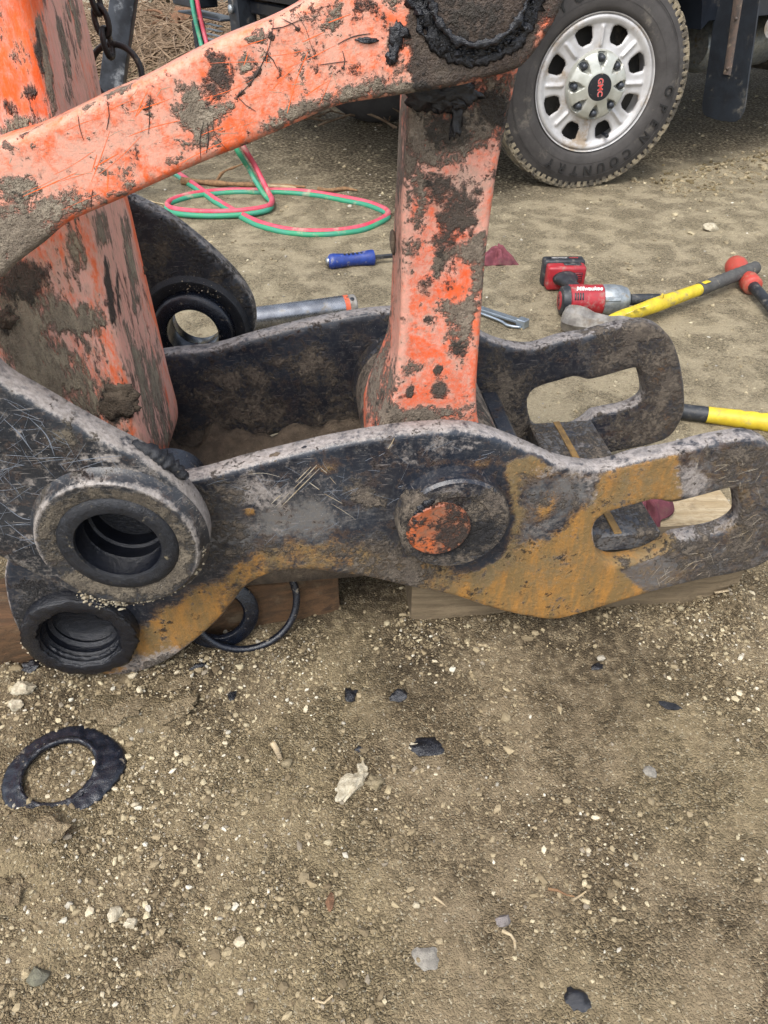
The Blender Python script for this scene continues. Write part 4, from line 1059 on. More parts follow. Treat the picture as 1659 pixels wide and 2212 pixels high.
paint(ab, np.array([tuple(q) for q in v]), MKA)
for i, (x, y, r) in enumerate([(302, 588, .008), (250, 872, .02), (262, 850, .014), (238, 886, .014), (268, 880, .014), (8, 690, .012)]):
    d = .30 if i == 0 else .10
    a, z = CP.hit(x, y, d); v, f = rock(CP.pt(a, d, z), (r * 1.3, r * (.5 if i == 0 else .22), r), 150 + i, 3, .7); mk('mud_clod', v, f, M['wetmud'], arm)
# lifting lug on the arm's rear side that carries the chain
lug_c = Vector((-.40, 1.16, 1.30)); Pq = CP.pt(-.45, AB, 1.30)
v, f = obox((lug_c + Pq) / 2 + Vector((0, -.005, 0)), Vector((.010, 0, 0)), (lug_c - Pq) * .55, Vector((0, 0, .03)), .003); mk('lifting_lug', v, f, M['orange_arm'], arm, True, autos=30)

# ------------------------------------------------------------------ scratches, stuck roots and crumbs on the big pieces
def strands(nm, par, pl, d, lines, w, mat, seed=0, proud=.0004, stuff=True):
    rr = random.Random(seed); V = []; Fc = []
    for L in lines:
        ww = w * rr.uniform(.5, 1.4)
        P = crom([pl.hit(x, y, d) for x, y in L], False, .006)
        n = len(P)
        if n < 2: continue
        t = np.gradient(P, axis=0); t /= np.maximum(np.linalg.norm(t, axis=1, keepdims=True), 1e-9)
        k = len(V)
        for i in range(n):
            h = ww * (math.sin(math.pi * (i + .3) / (n - .4)) ** .5 if n > 2 else 1) * rr.uniform(.55, 1.25)
            nx_, nz_ = -t[i][1] * h, t[i][0] * h
            V += [pl.pt(P[i][0] + nx_, d - .0001, P[i][1] + nz_), pl.pt(P[i][0], d - proud, P[i][1]), pl.pt(P[i][0] - nx_, d - .0001, P[i][1] - nz_)]
        for i in range(n - 1):
            a = k + i * 3
            Fc += [[a, a + 1, a + 4, a + 3], [a + 1, a + 2, a + 5, a + 4]]
    o = mk(nm, V, Fc, mat, par, True)
    if stuff: o['kind'] = 'stuff'
    return o
def rnd_lines(n, box, poly, L, angs, seed, bend=.15):
    rr = random.Random(seed); out = []
    pp = [np.array(q) for q in poly]
    while len(out) < n:
        x = rr.uniform(box[0], box[2]); y = rr.uniform(box[1], box[3]); l = rr.uniform(*L); a = math.radians(rr.choice(angs) + rr.gauss(0, 12))
        q = [(x, y), (x + l * .5 * math.cos(a) + rr.uniform(-1, 1) * l * bend * .3, y - l * .5 * math.sin(a) + rr.uniform(-1, 1) * l * bend * .3), (x + l * math.cos(a), y - l * math.sin(a))]
        if np.all(pip(np.array(q, float), pp)): out.append(q)
    return out
M['scratch'] = simple('pale_scratch', '#6f757e', '#5d636b', rough=.5, sc=80, bump=0)
M['scratch2'] = simple('pale_rusty_scratch', '#9b9486', '#8f7d5f', rough=.7, sc=60, bump=.2)
M['strand'] = simple('stuck_root_strand', '#3a2f2a', '#2a2422', rough=.8, sc=80, bump=.2)
M['orangescr'] = simple('fresh_orange_scrape', '#e8682a', '#df6433', rough=.4, sc=40, bump=0)
earpoly = [(0, 850), (150, 930), (300, 1010), (380, 1080), (330, 1060), (200, 1040), (110, 1080), (85, 1160), (110, 1230), (60, 1210), (0, 1180), (-100, 1100), (-100, 850)]
strands('scratch_marks', thumb, TP, 0.0, rnd_lines(90, (-40, 860, 340, 1230), earpoly, (14, 80), [-35, 40, 15, -60, 5, 60], 3), .00022, M['scratch'], 1)
strands('scratch_marks', thumb, TP, 0.0, [[(8, 905), (40, 935), (70, 975)], [(60, 900), (100, 940), (118, 985)], [(128, 1003), (190, 992), (262, 984)], [(0, 1085), (50, 1120), (80, 1122)], [(10, 1125), (60, 1165), (110, 1195)]], .0006, M['scratch'], 2)
plpoly = [(440, 1045), (700, 980), (980, 945), (1090, 970), (1080, 1010), (980, 990), (880, 1050), (850, 1120), (700, 1180), (520, 1200), (470, 1120)]
strands('scratch_marks', coupler, CP, 0.0, rnd_lines(46, (440, 945, 1090, 1200), plpoly, (12, 60), [40, 30, -30, 10, 55], 9), .00022, M['scratch'], 3)
strands('scrape_marks', coupler, CP, 0.0, [[(592, 1097), (610, 1080), (628, 1062)], [(634, 1056), (660, 1030), (685, 1004)], [(606, 1096), (650, 1052), (690, 1012)], [(586, 1088), (610, 1066)], [(640, 1040), (672, 1008)], [(692, 1010), (706, 1022)], [(712, 1030), (726, 1046)], [(668, 1042), (690, 1058)], [(700, 1066), (740, 1088)], [(536, 1024), (570, 1022), (604, 1030)], [(716, 1088), (742, 1104), (768, 1122)], [(838, 970), (846, 958), (852, 946)]], .0006, M['scratch2'], 4)
tippoly = [(1490, 990), (1650, 970), (1655, 1200), (1420, 1270), (1360, 1240), (1480, 1200), (1620, 1120), (1590, 1040), (1490, 1060)]
strands('scratch_marks', coupler, CP, 0.0, rnd_lines(40, (1360, 970, 1655, 1270), tippoly, (8, 40), [20, 70, 45, 100], 12), .00025, M['scratch2'], 5)
glpoly = [(0, 320), (220, 225), (480, 100), (660, 20), (860, 0), (870, 190), (730, 220), (530, 305), (270, 420), (100, 500), (0, 560)]
strands('stuck_roots', gl, CP, GD_, [[(592, 40), (582, 100), (560, 150), (545, 175), (512, 208)], [(508, 203), (530, 226), (552, 240)], [(608, 40), (632, 52), (655, 72)], [(585, 62), (612, 58), (645, 44)], [(200, 410), (197, 430), (198, 452)], [(168, 248), (172, 275), (180, 302)], [(232, 220), (236, 250), (230, 280)],
    [(325, 205), (322, 235), (323, 262), (320, 290)], [(440, 262), (432, 300), (434, 345)], [(455, 262), (470, 300), (492, 325)], [(448, 265), (450, 300), (446, 330)], [(690, 140), (720, 136), (750, 132)], [(730, 95), (760, 80), (800, 72)], [(570, 110), (590, 130), (600, 150)], [(640, 30), (660, 60), (672, 100)], [(740, 110), (745, 130), (742, 150)]], .00045, M['strand'], 6, .0008)
strands('scrape_marks', gl, CP, GD_, rnd_lines(34, (0, 10, 870, 560), glpoly, (30, 150), [22, 26, 30, 18, 70], 15, .1), .0004, M['orangescr'], 7, .0002)
strands('scrape_marks', gl, CP, GD_, rnd_lines(24, (0, 10, 870, 560), glpoly, (10, 45), [22, 60, 110, 0], 16), .0003, M['scratch2'], 8, .0002)
def crumbs(par, pl, pts, n, size, seed, spread=10, d=0.0, cols=('#cdc1a6', '#bfb192', '#a99a7b', '#8b7657')):
    rr = random.Random(seed); P = []
    for k in range(n):
        i = rr.randrange(len(pts) - 1); t = rr.random(); x = pts[i][0] + (pts[i + 1][0] - pts[i][0]) * t + rr.gauss(0, spread * .6); y = pts[i][1] + (pts[i + 1][1] - pts[i][1]) * t + rr.gauss(0, spread * .6)
        a, z = pl.hit(x, y, d); P.append(tuple(pl.pt(a, d, z)))
    R_ = np.clip(np.exp(rng.normal(math.log(size), .45, n)), size * .4, size * 3)
    gravel('dirt_crumbs', '', np.array(P), R_, pal(list(cols), [3] * len(cols), n), parent=par)
CC = ('#a39a86', '#8c836f', '#b5ab95', '#9b917c', '#776d5a')
crumbs(thumb, TP, [(170, 1285), (230, 1300), (300, 1296), (370, 1268), (415, 1222), (432, 1185)], 420, .0014, 1, 13, -.007, CC)
crumbs(thumb, TP, [(300, 1262), (350, 1240), (385, 1215)], 200, .0013, 2, 14, -.012, CC)
crumbs(coupler, CP, [(50, 1392), (90, 1425), (140, 1446), (190, 1456)], 260, .0014, 5, 7, -.004, CC)
crumbs(thumb, FP, [(375, 630), (420, 615), (470, 640)], 60, .0008, 6, 20, -.012, CC)

# ================================================================== timbers
def timber(name, label, A, B, w, h, mat, bev=.006, z0=0.0):
    """A,B: ground points of the front lower edge"""
    A = Vector((A.x, A.y, 0)); B = Vector((B.x, B.y, 0)); L = (B - A).length; u = (B - A) / L; w_ = Vector((-u.y, u.x, 0))
    n = 24; V = []; secs = []
    rr = random.Random(int(A.x * 1000))
    for i in range(n + 1):
        t = i / n; c = A + u * (L * t)
        sec = []
        prof = [(bev, 0), (w - bev, 0), (w, bev), (w, h * .5), (w, h - bev), (w - bev, h), (w * .66, h), (w * .33, h), (bev, h), (0, h - bev), (0, h * .66), (0, h * .33), (0, bev)]
        k = bev if i in (0, n) else 0
        for y, z in prof:
            j = .0022
            y2 = y + rr.uniform(-j, j); z2 = z + (rr.uniform(-j, j) if z > 0 else 0)
            if k: y2 = w / 2 + (y2 - w / 2) * (1 - k / w); z2 = h / 2 + (z2 - h / 2) * (1 - k / h)
            sec.append(c + w_ * y2 + Vector((0, 0, z0 - .006 + z2)))
        secs.append(sec)
    v, f = loft(secs)
    o = mk(name, v, f, mat, None, True, origin=(A + B) / 2 + w_ * (w / 2) + Vector((0, 0, z0)), autos=35)
    bm = bmesh.new(); bm.from_mesh(o.data); bmesh.ops.recalc_face_normals(bm, faces=bm.faces); bm.to_mesh(o.data); bm.free()
    return tag(o, label, 'timber')
A_ = atZ(0, 1463); B_ = atZ(735, 1326); A2 = A_ + (A_ - B_) * .35
timber('timber_block', 'dark brown timber under the left end of the coupler', A2, B_, .115, .105, M['oldwood'])
timber('timber_block', 'grey weathered timber under the slotted right end of the coupler', atZ(888, 1347), atZ(1583, 1298), .10, .098, M['greywood'])
timber('timber_plank', 'pale wooden plank seen through the near slot', Vector((.40, .985, 0)), Vector((.645, 1.015, 0)), .15, .066, M['plank'], .008)
v, f = obox(onG(1553, 1300, .006), (.014, .001, .002), (0, .0018, 0), (0, 0, .0012), .0004)
tag(mk('wood_splinter', v, f, M['plank'], None, False, origin=onG(1553, 1300)), 'pale wood splinter lying beside the end of the grey timber', 'splinter')

# ================================================================== seals
def seal_ring(name, label, c, ax, prof, mat, ov=1.0):
    v, f = lathe(prof + [prof[0]], c, ax, 72); t = mk(name, v, f, mat, None, True, origin=c, autos=50); return tag(t, label, 'seal')
# thick greasy washer on the ground, with a torn grease lip
sc_ = onG(128, 1668, .004)
sr = thing('seal_ring', 'greasy black rubber seal ring lying flat on the dirt at left', 'seal', sc_)
from mathutils import noise as mnz
V = []; Fc = []; seg = 120; prof = [(.0, .003), (.05, .008), (.12, .0095), (.2, .0085), (.3, .0075), (.45, .0072), (.6, .0068), (.75, .0062), (.9, .0055), (.97, .004), (1.0, .001), (.9, .0), (.1, .0)]
for i in range(seg):
    t = 2 * math.pi * i / seg; q = Vector((math.cos(t) * 2.2, math.sin(t) * 2.2, 3.3))
    lob = math.exp(-((((t + math.pi) % (2 * math.pi)) - math.pi - math.radians(12)) / .55) ** 2)
    r0 = .0455 * (1 + .02 * mnz.noise(q)); r1 = .0735 * (1 + .03 * mnz.noise(q * 2) + .035 * mnz.noise(q * 6)) + .014 * lob
    for a, h in prof:
        rr = r0 + (r1 - r0) * a
        hz = h + (.0022 * mnz.noise(Vector((rr * 110 * math.cos(t), rr * 110 * math.sin(t), 1.0))) if 0 < a < 1 and h > .004 else 0) + .002 * lob * (1 if h > .004 else 0)
        V.append(sc_ + Vector((rr * math.cos(t), rr * math.sin(t), hz - .002)))
k = len(prof)
for i in range(seg):
    for j in range(k):
        a = i * k + j; b = ((i + 1) % seg) * k + j; a2 = i * k + (j + 1) % k; b2 = ((i + 1) % seg) * k + (j + 1) % k
        Fc.append([a, b, b2, a2])
mk('ring_body', V, Fc, M['seal'], sr, True)
lumpy_ring('grease_lip', sr, sc_ + Vector((0, 0, .006)), (0, 0, 1), .0500, .0035, .0022, M['grease'], 0, 360, 31, 0, 110, .6)
# thin o-ring hoop and flat dust seal leaning on the dark timber
tu = (B_ - A_); tu.z = 0; tu.normalize(); tw = Vector((-tu.y, tu.x, 0))
def hoop(name, label, c, R, r, lean, mat, flat=None):
    axd = (Vector((0, 0, 1)) * math.sin(lean) - tw * math.cos(lean)).normalized()
    if flat: prof = flat
    else: prof = [(R + r * math.cos(a), r * math.sin(a)) for a in [2 * math.pi * k / 14 for k in range(14)]]
    v, f = lathe(prof + [prof[0]], c, axd, 96); o = mk(name, v, f, mat, None, True, origin=c, autos=50 if flat else None); return tag(o, label, 'seal')
Pr = atZ(545, 1404); Rr = .080
lean = math.radians(19)
up = (Vector((0, 0, 1)) * math.cos(lean) + tw * math.sin(lean))
Pq = Pr + Vector((0, 0, .004)) + up * Rr
hoop('o_ring', 'thin black o-ring hoop leaning against the dark timber', Pq, Rr, .0058, lean, M['seal'])
Ps = atZ(470, 1404) + Vector((0, .0, .002)); Rs = .061
up2 = (Vector((0, 0, 1)) * math.cos(lean * .8) + tw * math.sin(lean * .8))
hoop('dust_seal', 'wide flat black seal ring leaning half hidden behind the coupler plate', Ps + up2 * Rs + tu * .012, Rs, .01, lean * .8, M['seal'], [(.037, -.003), (.040, -.007), (.050, -.006), (.058, -.004), (.061, 0), (.058, .004), (.040, .006), (.037, .003)])

# ================================================================== chrome pin, blue driver, flat steel tool, rags
Pa = atZ(553, 690, .034); Pb = atZ(768, 661, .034); ax = (Pb - Pa); L = ax.length; ax.normalize()
pin = thing('steel_pin', 'bare shiny steel pin with an orange painted end lying behind the black bracket', 'pin', (Pa.x, Pa.y, 0))
v, f = lathe([(0, -.06), (.030, -.06), (.0335, -.056), (.0335, L - .022)], Pa, ax, 40); mk('shaft', v, f, M['steel'], pin, True, autos=40)
v, f = lathe([(.0337, L - .036), (.0338, L - .022), (.0333, L - .022), (.0315, L - .024)], Pa, ax, 40); mk('paint_band', v, f, M['orange_link'], pin, True, autos=40)
v, f = lathe([(.0330, L - .022), (.0332, L - .003), (.030, L), (0, L)], Pa, ax, 40); mk('shaft_end', v, f, M['dirtysteel'], pin, True, autos=40)
hd = Vector((ax.y * .3, -.45, .85)).normalized()
v, f = lathe([(0, .0336), (.0055, .0336), (.0065, .0330), (.0065, .030)], Pa + ax * (L - .012), hd, 16); mk('cross_hole', v, f, M['capblack'], pin)
Pa = atZ(706, 566, .022); Pb = atZ(808, 556, .022); ax = (Pb - Pa); L = ax.length; ax.normalize()
drv = thing('screwdriver', 'large screwdriver with blue plastic handle lying left of the upright link', 'screwdriver', (Pa.x, Pa.y, 0))
v, f = lathe([(0, .0), (.013, .001), (.017, .006), (.0235, .012), (.0245, .022), (.022, .045), (.0195, .075), (.0205, .105), (.024, .135), (.0255, .150), (.0245, L - .002), (.02, L), (0, L)], Pa, ax, 32); hb = mk('handle', v, f, M['blue'], drv, True, autos=50)
v, f = lathe([(0, -.004), (.012, -.003), (.0155, .002), (.016, .007)], Pa, ax, 28); mk('strike_cap', v, f, M['steel'], drv, True)
v, f = lathe([(.0075, L - .002), (.0075, L + .22), (.0075, L + .24), (.003, L + .255), (0, L + .255)], Pa, ax, 6); mk('shaft', v, f, M['blackplastic'], drv, False)
for k in range(5):
    q = Pa + ax * (.060 + k * .014) + Vector((0, 0, .0205)) + Vector((0, -.003, 0))
    v, f = obox(q, ax * .0035, Vector((-ax.y, ax.x, 0)) * .006, Vector((0, 0, .0012)), .0006); mk('grip_mark', v, f, M['capblack'], drv)
Pa = onG(1028, 664, .016); Pb = onG(1138, 700, .016); ax = (Pb - Pa); ax.z = 0; L = ax.length; ax.normalize(); sd_ = Vector((-ax.y, ax.x, 0))
ft = thing('flat_steel_tool', 'bright galvanised steel bar tool with a bent wire clip behind the coupler', 'tool', (Pa.x, Pa.y, 0))
v, f = obox(Pa + ax * L / 2, ax * (L / 2), sd_ * .011, Vector((0, 0, .0035)), .001); mk('bar', v, f, M['galv'], ft, True, autos=30)
v, f = obox(Pa + ax * (L - .014) + Vector((0, 0, -.002)), ax * .014, sd_ * .013, Vector((0, 0, .012)), .0015); mk('bar_end', v, f, M['galv'], ft, True, autos=30)
wp = crom([tuple(Pa + ax * (L * t) - sd_ * o + Vector((0, 0, h))) for t, o, h in [(.05, .014, -.006), (.4, .016, -.007), (.62, .020, -.008), (.72, .026, -.009), (.82, .024, -.009), (.95, .016, -.008)]], False, .006)
v, f = sweep(wp, .004, 8); mk('wire_clip', v, f, M['galv'], ft)
def rag(name, label, c, r, seed, h=.5, rot=0):
    rr = random.Random(seed); NRr, NAa = 26, 110; V = []; Fc = []; c = Vector(c)
    ph = [rr.uniform(0, 6.28) for _ in range(6)]
    for i in range(NRr):
        q = i / (NRr - 1)
        for j in range(NAa):
            t = 2 * math.pi * j / NAa
            out = 1 + .22 * math.sin(2 * t + ph[0]) + .16 * math.sin(3 * t + ph[1]) + .09 * math.sin(5 * t + ph[2]) + .07 * math.sin(9 * t + ph[3])
            tw_ = t + .35 * q * math.sin(2 * t + ph[4])
            x = r[0] * q * out * math.cos(tw_); y = r[1] * q * out * math.sin(tw_)
            fold = math.sin(7 * t + ph[4] + 2.5 * q) * .5 + math.sin(12 * t + ph[5] - 3 * q) * .3 + .9 * mnz.noise(Vector((x * 45, y * 45, seed)))
            z = r[2] * ((1 - q ** 2.2) * (.75 + .35 * fold) + .22 * q * (1 - q * .7) * max(0, fold) * 1.6 + .03)
            V.append(c + Vector((x, y, max(z, .002))))
    for i in range(NRr - 1):
        for j in range(NAa):
            j2 = (j + 1) % NAa; Fc.append([i * NAa + j, (i + 1) * NAa + j, (i + 1) * NAa + j2, i * NAa + j2])
    o = mk(name, V, Fc, M['rag'], None, True, origin=c); so = o.modifiers.new('cloth', 'SOLIDIFY'); so.thickness = .0015; so.offset = 1; return tag(o, label, 'rag')
rag('rag', 'crumpled maroon rag on the dirt just right of the upright link', onG(1072, 568) - Vector((0, 0, .004)), (.055, .05, .052), 3)
rag('rag', 'dark maroon rag stuffed between the coupler plates beside the pale plank', Vector((.462, 1.045, .066)), (.055, .07, .035), 8)

# ================================================================== twin welding hose
def hose_path(px_list):
    out = []
    for q in px_list:
        if len(q) == 2: P = onG(q[0], q[1], .009); P.z += .0
        elif len(q) == 3: P = onG(q[0], q[1], q[2])
        else: P = Vector(q[1:])
        out.append(tuple(P))
    return out
BPn = PL((W0 - e_r * .95)[:2], e_r)      # front plane of the truck's bumper
def bp(x, y, d=0.0):
    a, z = BPn.hit(x, y, d); return BPn.pt(a, d, z)
h_up = bp(448, 100, -.05); h_top = bp(428, 14, -.05); h_top2 = bp(420, -60, -.03)
base = [(205, 205), (212, 172), (228, 156), (280, 153), (345, 160), (420, 200), (400, 260), (330, 320), (352, 352), (389, 378), (430, 404), (470, 432), (520, 463), (575, 488), (640, 501), (720, 503), (790, 491), (832, 472), (838, 461),
        (800, 441), (740, 427), (650, 413), (560, 409), (480, 410), (410, 420), (368, 433), (362, 444), (390, 453, .02), (450, 458, .02), (530, 456, .02), (578, 449, .02), (588, 436, .02), (580, 416, .026)]
tail = [atZ(552, 362, .10), atZ(522, 312, .20), ('w', *(h_up)), ('w', *h_top), ('w', *h_top2)]
P0 = hose_path(base) + [tuple(q) if isinstance(q, Vector) else tuple(q[1:]) for q in tail]
hp = crom(P0, False, .02)
def off_path(p, dx):
    t = np.gradient(p, axis=0); t /= np.maximum(np.linalg.norm(t, axis=1, keepdims=True), 1e-9)
    out = p.copy(); out[:, 1] -= dx * .75; out[:, 2] -= dx * .35
    side = np.clip(np.abs(t[:, 2]) * 1.5, 0, 1); out[:, 0] -= side * dx
    out[:, 2] = np.maximum(out[:, 2], gh(out[:, 0], out[:, 1]) + .0055); return out
hose = thing('welding_hose', 'twin red and green welding hose looped on the ground and hanging from the truck bumper', 'hose', tuple(onG(588, 436)))
v, f = sweep([tuple(q + np.array((0, 0, .003))) for q in hp], .0108, 12); mk('red_hose', v, f, M['hose_red'], hose)
v, f = sweep([tuple(q) for q in off_path(hp, .0215)], .0102, 12); mk('green_hose', v, f, M['hose_green'], hose)

# ================================================================== impact wrench
wr = thing('impact_wrench', 'red and black cordless impact wrench lying on its side with battery', 'impact wrench', (.6, 2.08, 0))
ax = Vector((1, .03, 0)).normalized(); WA = Vector((.512, 2.012, .046)); sdv = Vector((-ax.y, ax.x, 0))
v, f = lathe([(0, -.012), (.030, -.012), (.038, -.008), (.041, .002), (.041, .012)], WA, ax, 32); mk('rear_cap', v, f, M['blackplastic'], wr, True, autos=40)
v, f = lathe([(0, -.014), (.024, -.0138), (.026, -.0122), (.026, -.011)], WA, ax, 28); mk('rear_badge', v, f, M['redplastic'], wr, True, autos=40)
v, f = lathe([(.0405, .012), (.0435, .014), (.0440, .045), (.0425, .075), (.043, .105), (.0400, .108), (.02, .108)], WA, ax, 32); mk('motor_housing', v, f, M['redplastic'], wr, True, autos=40)
v, f = lathe([(.03, .106), (.0420, .107), (.0435, .112), (.0430, .140), (.0400, .162), (.034, .178), (.026, .184), (.0, .184)], WA, ax, 32); gc_ = mk('gear_case', v, f, M['alloy'], wr, True, autos=40)
for k in range(3):
    t = k * 2.1 + .6; q = WA + ax * .128 + (sdv * math.cos(t) + Vector((0, 0, 1)) * math.sin(t)) * .043
    v, f = obox(q, ax * .022, ax.cross(sdv * math.cos(t) + Vector((0, 0, 1)) * math.sin(t)) * .006, (sdv * math.cos(t) + Vector((0, 0, 1)) * math.sin(t)) * .003, .0015); mk('cast_rib', v, f, M['alloy'], wr, True, autos=40)
v, f = lathe([(.010, .184), (.012, .186), (.012, .190), (.0155, .191), (.0160, .200), (.0160, .272), (.0145, .275), (.010, .275), (.009, .262), (0, .262)], WA, ax, 28); mk('socket', v, f, M['blackplastic'], wr, True, autos=40)
hb0 = WA + ax * .055 + sdv * .03; hb1 = WA + ax * .042 + sdv * .172 + Vector((0, 0, -.002))
hs = []
for t in np.linspace(0, 1, 12):
    c = hb0.lerp(hb1, t); wx = .024 + .006 * math.cos(t * math.pi * 2) + .012 * max(0, t - .8) / .2; wz = .020 + .004 * max(0, t - .8) / .2
    hs.append([c + ax * (wx * math.cos(a)) + Vector((0, 0, wz * math.sin(a))) for a in [2 * math.pi * k / 20 for k in range(20)]])
v, f = loft(hs); mk('handle', v, f, M['blackplastic'], wr)
v, f = obox(hb0.lerp(hb1, .22) + ax * .03, ax * .008, sdv * .016, Vector((0, 0, .008)), .003, 2); mk('trigger', v, f, M['redplastic'], wr, True, autos=40)
bc = WA + ax * .046 + sdv * .205 + Vector((0, 0, -.004))
v, f = obox(bc + sdv * -.016, ax * .058, sdv * .022, Vector((0, 0, .036)), .008, 3); mk('battery_case', v, f, M['redplastic'], wr, True, autos=40)
v, f = obox(bc + sdv * .026, ax * .063, sdv * .0215, Vector((0, 0, .041)), .007, 3); bt = mk('battery_base', v, f, M['blackplastic'], wr, True, autos=40)
v, f = obox(bc + sdv * -.012 + ax * .018 + Vector((0, 0, .0365)), ax * .026, sdv * .010, Vector((0, 0, .002)), .0008); mk('battery_latch', v, f, M['blackplastic'], wr)
v, f = obox(bc + sdv * -.039 + ax * .034 + Vector((0, 0, .006)), ax * .012, sdv * .0015, Vector((0, 0, .014)), .0006); mk('battery_vent', v, f, M['capblack'], wr)
for k in range(5):
    v, f = obox(bc + sdv * -.0405 + ax * .034 + Vector((0, 0, -.005 + .0055 * k)), ax * .010, sdv * .0008, Vector((0, 0, .0012)), .0003); mk('vent_slat', v, f, M['redplastic'], wr)
for k in range(4):
    q = WA + ax * (.022 + .007 * k) + (-sdv * .8 + Vector((0, 0, .6))).normalized() * .0438
    v, f = obox(q, ax * .002, Vector((0, .6, .8)) * .010, Vector((0, -.8, .6)) * .0012, .0004); mk('cooling_slot', v, f, M['capblack'], wr)
def text_mesh(txt, size, ext=.0006, shear=0.0, bold=0.0, res=3):
    cu = bpy.data.curves.new('lettering', 'FONT'); cu.body = txt; cu.size = size; cu.extrude = ext; cu.shear = shear; cu.offset = bold
    cu.align_x = 'CENTER'; cu.align_y = 'CENTER'; cu.resolution_u = res
    ob = bpy.data.objects.new('lettering', cu); COL.objects.link(ob)
    dg = bpy.context.evaluated_depsgraph_get(); me = ob.evaluated_get(dg).to_mesh()
    V = [v.co.copy() for v in me.vertices]; Fc = [list(p.vertices) for p in me.polygons]
    ob.evaluated_get(dg).to_mesh_clear(); bpy.data.objects.remove(ob); bpy.data.curves.remove(cu)
    return V, Fc
def put_text(txt, size, c, X, Y, mat, par, name='lettering', **kw):
    V, Fc = text_mesh(txt, size, **kw); X = Vector(X).normalized(); Y = (Vector(Y) - X * Vector(Y).dot(X)).normalized(); Z = X.cross(Y)
    return mk(name, [Vector(c) + X * v.x + Y * v.y + Z * v.z for v in V], Fc, mat, par, False)
# script lettering bent round the motor housing, white on red
tv, tf = text_mesh('Milwaukee', .021, .0004, .35, .0006)
tv = [Vector((v.x * 1.0, v.y, v.z)) for v in tv]
def wrap(v, ang0, R):
    a = ang0 + v.y / R
    rad = sdv * math.cos(a) + Vector((0, 0, 1)) * math.sin(a)
    return WA + ax * (.062 + v.x * .82) + rad * (R + .0004 + v.z)
mk('lettering', [wrap(Vector((v.x, -v.y, v.z)), math.radians(112), .0440) for v in tv], tf, M['whiteletter'], wr, False)
put_text('FUEL', .016, WA + ax * -.0143, Vector((0, .45, .89)), Vector((0, .89, -.45)), M['capblack'], wr, shear=.2)
v, f = obox(bc + sdv * .026 + Vector((0, 0, .0413)), ax * .046, sdv * .009, Vector((0, 0, .0006)), .0003); mk('battery_label', v, f, M['capblack'], wr)
put_text('REDLITHIUM', .0085, bc + sdv * .026 + ax * -.014 + Vector((0, 0, .0421)), ax, sdv, M['whiteletter'], wr, ext=.0002)
put_text('XC5.0', .0105, bc + sdv * .026 + ax * .030 + Vector((0, 0, .0421)), ax, sdv, M['redletter'], wr, ext=.0002)

# ================================================================== hammers
def handle_tool(pts, prof_rad, mat, nm, par):
    v, f = sweep(pts, prof_rad, 20); return mk(nm, v, f, mat, par, True, autos=50)
P1 = atZ(1640, 575, .045); P2 = atZ(1400, 668, .045); hd_ = (P1 - P2).normalized(); HC = P2 - hd_ * .205; HC.z = .040
sl = thing('sledge_hammer', 'sledge hammer with steel head and yellow handle with grey grip, behind the coupler', 'sledge hammer', (HC.x, HC.y, 0))
pr = Vector((-.84, .54, .0)).normalized(); HC = Vector((.578, 1.858, .042))
v, f = lathe([(0, -.098), (.028, -.098), (.037, -.090), (.041, -.070), (.040, -.050), (.032, -.024), (.032, .024), (.040, .050), (.041, .070), (.037, .090), (.028, .098), (0, .098)], HC, pr, 8); mk('head', v, f, M['dirtysteel'], sl, False)
def lin_pts(a, b, n): return [a.lerp(b, t) for t in np.linspace(0, 1, n)]
ye = P2 + hd_ * .235
pts = lin_pts(HC + hd_ * .02, ye, 16); handle_tool(pts, [.014, .016, .0185, .0195, .019, .019, .0195, .0205, .021, .0205, .0195, .019, .0185, .018, .0178, .0178], M['yellow'], 'handle', sl)
pts = lin_pts(ye - hd_ * .004, ye + hd_ * .30, 24); handle_tool(pts, [.0196 + .0012 * math.sin(k * 2.6) for k in range(23)] + [.012], M['greyrub'], 'grip', sl)
v, f = obox(ye + hd_ * .022 + Vector((0, -.006, .0195)), hd_ * .014, Vector((-hd_.y, hd_.x, 0)) * .007, Vector((0, 0, .0012)), .0008); mk('grip_mark', v, f, M['yellow'], sl)
v, f = rock(P2 + hd_ * .06 + Vector((-.004, 0, .022)), (.006, .004, .010), 4, 2, .3); mk('split_chip', v, f, M['yellow'], sl)
for k in range(3):
    v, f = obox(P2 + hd_ * (-.09 + .032 * k) + Vector((0, -.010, .0185)), hd_ * .010, Vector((-hd_.y * .7, hd_.x * .7, -.5)).normalized() * .008, Vector((0, -.5, .8)).normalized() * .0008, .0003); mk('warning_label', v, f, [M['whiteletter'], M['greyrub'], M['whiteletter']][k], sl)
R1 = atZ(1590, 576, .033); R2 = atZ(1648, 642, .030); rd = (R2 - R1); rd.normalize()
db = thing('mallet', 'red urethane mallet lying under the end of the sledge hammer handle', 'mallet', (R1.x, R1.y, 0))
v, f = lathe([(0, -.030), (.018, -.028), (.030, -.016), (.034, .002), (.032, .020), (.026, .036), (.022, .052), (.021, .08), (.024, .10), (.0285, .112), (.0285, .150), (.024, .156), (0, .156)], R1, rd, 32); mk('head', v, f, M['redrubber'], db, True, autos=60)
v, f = lathe([(.016, .15), (.015, .20), (.0165, .34), (.012, .35), (0, .35)], R1, rd, 12); mk('handle', v, f, M['blackplastic'], db)
Y1 = atZ(1455, 886, .019); Y2 = atZ(1530, 898, .019); Y3 = atZ(1700, 918, .019); yd = (Y3 - Y1).normalized()
yt = thing('yellow_tool', 'yellow tool handle with black grip end lying on dirt right of the coupler', 'tool', (Y2.x, Y2.y, 0))
L1 = (Y2 - Y1).length
pts = lin_pts(Y1 - yd * .03, Y1 + yd * L1, 8); handle_tool(pts, [.012, .017, .0175, .0175, .0175, .0175, .0178, .0178], M['blackplastic'], 'grip', yt)
